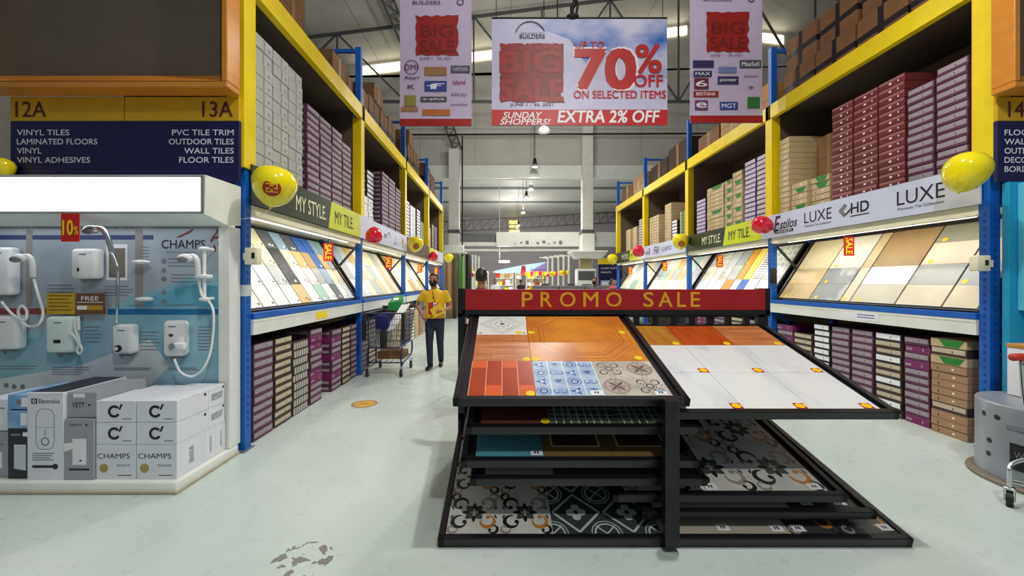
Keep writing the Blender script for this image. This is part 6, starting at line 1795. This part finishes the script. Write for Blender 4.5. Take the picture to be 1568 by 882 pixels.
pendant(1.33, 16.3, 6.25, roof(1.33), LAMP_W, 'lit pendant lamp hanging before the white cross wall', .85)
for (x, y, w) in ((1.25, -1.0, .9), (1.25, 2.5, 1.1), (1.28, 9.2, 1)):
    pendant(x, y, 6.4, roof(x), LAMP_W * w, 'pendant lamp high over the promo rack, above the frame' if 0 < y < 8 else 'pendant lamp high behind the camera' if y < 0 else 'pendant lamp hidden behind the wide sale banner')
for i, (px, py, d) in enumerate(((813, 287, 20.5), (806, 298, 23), (801, 322, 27), (794, 340, 32), (791, 350, 36))):
    x, y, z = at(px, py + 5, d)
    pendant(x, y, z, FH, LAMP_W * (1.8, 0, 3, 0, 6)[i] if i in (0, 2, 4) else 0, ('lit pendant lamp just beyond the cross wall', 'second pendant lamp beyond the cross wall', 'third pendant lamp beyond the cross wall', 'fourth pendant lamp beyond the cross wall', 'farthest pendant lamp of the row')[i], .9)

# ------------------------------------------------------------------ the far end: flooring rolls, counters, far shop
for i, (px, r, m, h, lb) in enumerate(((687, 4.4, mat('tan_roll', (176, 138, 92), .6), 2.45, 'tan flooring roll'), (696, 3.4, mat('umber_roll', (104, 74, 48), .6), 2.5, 'dark brown flooring roll'), (703.5, 2.8, mat('green_roll', (66, 124, 58), .6), 2.55, 'green flooring roll'), (709.5, 2.3, mat('lime_roll', (130, 190, 90), .6), 2.5, 'pale green flooring roll'), (717.5, 4.6, mat('charcoal_roll', (30, 28, 32), .6), 2.6, 'charcoal flooring roll'))):
    d = 15.9
    x, y, _ = at(px, 487, d); R = r * d / FPX
    o = empty('flooring_roll', (x, y, 0), lb + ' standing upright before the far column', 'flooring roll', 'upright flooring rolls')
    mb = MB(m); mb.lathe([(.03, .0), (R, .0), (R, h), (R * .9, h + .005), (.03, h)], (x, y, 0)); mb.build('roll', o)
    mb = MB(KRAFT); mb.cyl((x, y, h - .02), (x, y, h + .05), .035); mb.build('core', o)
COUNT_M = mat('counter_grey', (150, 150, 150), .5); 
for i, x in enumerate((1.05, 1.95, 2.85)):
    o = empty('counter', (x + .43, 13.8, 0), ('first grey counter beyond the promo rack, nearest the aisle centre', 'middle of the three grey counters beyond the promo rack', 'third grey counter, next to the right rack')[i], 'counter', 'grey counters')
    mb = MB(COUNT_M); mb.rbox(x, x + .86, 13.5, 14.1, 0, 1.28, .01, 1); mb.build('cabinet', o)
    mb = MB(STEEL); mb.rbox(x - .01, x + .87, 13.48, 14.12, 1.28, 1.36, .006, 1); mb.build('top', o)
    mb = MB(DARKSTEEL); mb.rbox(x + .3, x + .55, 13.6, 13.75, 1.36, 1.43, .006, 1); mb.build('card_reader', o)
def shop_shelf(x0, x1, y, h, label, back, rows):
    o = empty('display_shelf', ((x0 + x1) / 2, y, 0), label, 'display shelf', 'bright display shelves of the far shop')
    mb = MB(WHITE); mb.box(x0, x0 + .05, y, y + .5, 0, h); mb.box(x1 - .05, x1, y, y + .5, 0, h)
    for k in range(rows + 1): mb.box(x0, x1, y, y + .5, h * k / rows, h * k / rows + .04)
    mb.build('frame', o); MB(back).box(x0, x1, y + .48, y + .5, 0, h).build('back_panel', o)
    mb = MB(LGLOW if False else mat('shelf_strip_light', (255, 246, 226), .4, emit=8.0)); mb.box(x0 + .1, x1 - .1, y + .05, y + .1, h - .05, h - .01); mb.build('strip_light', o)
    mb = MB()
    r = random.Random(int(x0 * 10))
    for k in range(rows):
        u = x0 + .1
        while u < x1 - .3:
            w = r.uniform(.15, .4); mb.use(r.choice([KRAFT, WPAPER, LILAC, REDPAPER, STKY, BEIGEL, BLUEC, KTILE])); mb.box(u, u + w, y + .1, y + .4, h * k / rows + .041, h * k / rows + .041 + r.uniform(.15, h / rows - .1)); u += w + .05
    g = mb.build('goods', o); g['kind'] = 'stuff'
CRM = mat('warm_back', (236, 220, 190), .6)
for i, (px0, px1, d) in enumerate(((757, 786, 32), (789, 799, 33), (806, 819, 32), (821, 838, 33), (725, 748, 32))):
    x0, x1 = (px0 - VX) * d / FPX, (px1 - VX) * d / FPX
    shop_shelf(x0, x1, d, 2.3, ('wide cream shelf of goods under the far blue banner', 'narrow shelf between the cream shelf and the black-coated person', 'shelf with a dark doorway look right of the black-coated person', 'shelf behind the string of balloons', 'shelf glimpsed beside the dark-haired person')[i], CRM, 4)
o = empty('shop_banner', (1.2, 30, 2.2), 'slanting pale blue banner reading SALE AREA over the far shop', 'banner')
mb = MB(mat('pale_blue_banner', (160, 184, 228), .5)).frame((0, 30, 0), (1, 0, 0), (0, 0, 1)); mb.prism([(at(755, 0, 30)[0], 2.15), (at(836, 0, 30)[0], 2.15), (at(836, 0, 30)[0], 3.0), (at(800, 0, 30)[0], 2.75), (at(755, 0, 30)[0], 2.3)], -.02, 0); mb.build('sheet', o)
mb = MB(mat('violet_print', (120, 104, 156), .5)).frame((0, 29.99, 0), (1, 0, 0), (0, 0, 1)); mb.poly([(at(812, 0, 30)[0], 2.15), (at(836, 0, 30)[0], 2.15), (at(836, 0, 30)[0], 2.95), (at(822, 0, 30)[0], 2.6)], .012); mb.use(INKBLACK).text('SALE AREA', at(824, 0, 30)[0], 2.4, 1.15, .13, .014, .01); mb.use(BRED3).poly([(at(797, 0, 30)[0], 2.1), (at(806, 0, 30)[0], 2.1), (at(804.5, 0, 30)[0], 2.7), (at(798.5, 0, 30)[0], 2.7)], .014); mb.build('lettering', o)
mb = MB(DARKSTEEL)
for px in (757, 834): mb.cyl((at(px, 0, 30)[0], 30.03, 0), (at(px, 0, 30)[0], 30.03, 2.4), .04)
mb.build('posts', o)
o = empty('garland', (2.9, 28, 2.2), 'string of red and orange sale cards across the front of the far shop', 'garland')
mb = MB(REDPAPER); xa, xb = (799 - VX) * 28 / FPX, (868 - VX) * 28 / FPX
mb.tube([(xa, 28, 2.28), ((xa + xb) / 2, 28, 2.2), (xb, 28, 2.28)], .012, 6); mb.build('cord', o)
for k in range(16):
    x = xa + (xb - xa) * (k + .5) / 16
    mb = MB((REDPAPER, mat('orange_card', (240, 150, 40), .5), STKY)[k % 3]); mb.box(x - .085, x + .085, 27.99, 28.0, 1.93, 2.2); mb.build('card', o)
mb = MB(DARKSTEEL); mb.cyl((xa, 28.02, 0), (xa, 28.02, 2.3), .03); mb.cyl((xb, 28.02, 0), (xb, 28.02, 2.3), .03); mb.build('pole', o)
o = empty('batten_lamp', at(772, 400, 25), 'lit batten lamp hanging in the far hall', 'ceiling lamp')
x, y, z = at(772, 400, 25)
mb = MB(LGLOW); mb.rbox(x - .33, x + .33, y - .08, y + .08, z - .09, z, .02, 2); mb.build('diffuser', o)
mb = MB(WHITE); mb.rbox(x - .36, x + .36, y - .1, y + .1, z, z + .05, .01, 1); mb.cyl((x - .3, y, z), (x - .3, y, FH), .02); mb.build('housing', o)
light('batten_light', 'POINT', (x, y, z - .2), 500, o, (1, .97, .92), .3)
# lattice of white gondola posts and the balloons strung on them
for i, (px, d) in enumerate(((839, 20.5), (846, 20), (855, 19.5), (863, 19), (871, 18.5))):
    x = (px - VX) * d / FPX
    o = empty('gondola_post', (x, d, 0), ('first', 'second', 'third', 'fourth', 'fifth')[i] + ' slim white gondola post, counted from the far bright shelves', 'post', 'white gondola posts')
    mb = MB(WHITE); mb.rbox(x - .04, x + .04, d - .04, d + .04, 0, 2.75, .006, 1); mb.build('post', o); mb = MB(WHITE); mb.bar((x, d, 2.7), (x - .4, d + .4, 2.78), .05); mb.bar((x - .2, d, .03), (x + .2, d, .03), .06, .06); mb.build('arm', o)
for i, (px, d) in enumerate(((718, 17.9), (723, 18.4), (728, 19.2), (733, 20.2))):
    x = (px - VX) * d / FPX
    o = empty('gondola_post', (x, d, 0), ('first', 'second', 'third', 'fourth')[i] + ' slim white gondola post, counted from the flooring rolls', 'post', 'white gondola posts')
    mb = MB(WHITE); mb.rbox(x - .04, x + .04, d - .04, d + .04, 0, 2.8, .006, 1); mb.build('post', o); mb = MB(STEEL); mb.bar((x, d, 2.78), (x + .7, d + .4, 2.75), .05); mb.build('arm', o)
for i, (px, py, r, d, c, lb) in enumerate(((721, 413, 4, 17.6, 'y', 'small yellow balloon by the white posts left of the dark-haired person'), (724, 421, 3.4, 17.9, 'r', 'small red balloon by the white posts left of the dark-haired person'), (832, 421, 2.3, 20.2, 'y', 'smallest yellow balloon above the yellow-shirted worker'), (838.5, 422, 2.3, 20.5, 'r', 'smaller red balloon between two yellow ones by the gondola posts'), (845, 420, 4.2, 19.8, 'y', 'yellow balloon on the second gondola post'), (851.5, 422, 2.2, 19.2, 'r', 'red balloon on the third gondola post'), (860, 418, 4.2, 19.2, 'y', 'larger yellow balloon between the third and fourth gondola posts'), (869, 417, 3, 18.6, 'y', 'yellow balloon nearest the standing air conditioner'))):
    p = at(px, py, d - .35); balloon(px, py, r, d - .35, c, lb, 0, 1, False, (p[0] + .02, d - .04, p[2] - .4))
# standing air conditioner, white hood over it, end sign and drinks fridge beside the right rack
o = empty('air_conditioner', (3.4, 16.1, 0), 'tall standing air conditioner with a dark grille by the white hood', 'air conditioner')
mb = MB(WHITE); mb.rbox(3.0, 3.79, 15.9, 16.3, 0, 2.02, .03, 2); mb.build('cabinet', o)
mb = MB(STEEL); mb.rbox(3.06, 3.73, 15.88, 15.92, 1.55, 1.93, .01, 1); mb.use(DARKSTEEL)
for k in range(8): mb.box(3.08, 3.71, 15.87, 15.882, 1.57 + k * .043, 1.595 + k * .043)
mb.build('grille', o); mb = MB(GREYPLASTIC); mb.rbox(3.2, 3.6, 15.88, 15.91, 1.28, 1.4, .01, 1); mb.build('control_panel', o)
mb = MB(KTILE); mb.rbox(3.14, 3.6, 15.92, 16.25, 2.022, 2.40, .01, 1); thing1(mb, 'storage_crate', 'pale crate standing on the air conditioner', 'crate', (3.37, 16.1, 2.022))
mb = MB(WHITE)
mb.add([(2.95, 15.6, 2.42), (3.95, 15.6, 2.42), (3.95, 16.3, 2.42), (2.95, 16.3, 2.42), (2.72, 15.45, 2.66), (4.12, 15.45, 2.66), (4.12, 16.42, 2.66), (2.72, 16.42, 2.66)], [(0, 3, 2, 1), (4, 5, 6, 7), (0, 1, 5, 4), (1, 2, 6, 5), (2, 3, 7, 6), (3, 0, 4, 7)])
mb.rbox(2.70, 4.14, 15.43, 16.44, 2.66, 2.72, .006, 1); mb.rbox(3.18, 3.68, 15.7, 16.2, 2.72, 3.4, .01, 1); mb.bar((3.2, 16.4, 3.3), (3.2, 16.4, 2.7), .04); mb.bar((3.66, 16.4, 3.4), (3.66, 16.4, 2.7), .04)
thing1(mb, 'air_hood', 'white sheet-metal hood above the standing air conditioner', 'hood', (3.4, 16.0, 2.42))
mb = MB(WHITE); mb.rbox(-2.42, -1.62, 16.1, 16.5, 2.72, 3.0, .02, 2); mb.rbox(-2.5, -1.5, 16.05, 16.5, 2.66, 2.72, .01, 1)
thing1(mb, 'cable_box', 'white box on the far column above the upright flooring rolls', 'box', (-2.0, 16.3, 2.66))
o = empty('aisle_sign', (5.3, 19.4, 1.7), 'small yellow and navy aisle sign far beyond the right rack', 'sign', 'aisle signs on the rack ends')
mb = MB(YEL); mb.rbox(4.72, 5.9, 19.35, 19.4, 2.35, 2.65, .004, 1); mb.build('number_board', o)
mb = MB(NAVY); mb.rbox(4.72, 5.9, 19.35, 19.4, 1.65, 2.35, .004, 1); nb = mb.build('name_board', o)
mb = MB(WPAPER).frame((0, 19.345, 0), (1, 0, 0), (0, 0, 1))
mb.text('FLOOR TILES', 5.2, 2.15, .7, .08).text('PAINTS', 5.1, 1.95, .5, .08).build('lettering', nb)
o = empty('drinks_fridge', (5.3, 19.6, 0), 'glass-door drinks fridge below the far yellow and navy sign', 'fridge')
mb = MB(NAVY); mb.rbox(4.75, 5.85, 19.4, 20.0, 0, 1.66, .01, 1); mb.build('cabinet', o)
mb = MB(mat('fridge_inside', (170, 190, 214), .3)); mb.box(4.85, 5.75, 19.385, 19.4, .3, 1.55); mb.use(WPAPER)
for k in range(5): mb.box(4.9, 5.2, 19.375, 19.385, .4 + k * .23, .55 + k * .23)
mb.use(BLUEC)
for k in range(5): mb.box(5.25, 5.7, 19.375, 19.385, .4 + k * .23, .5 + k * .23)
mb.build('door', o)
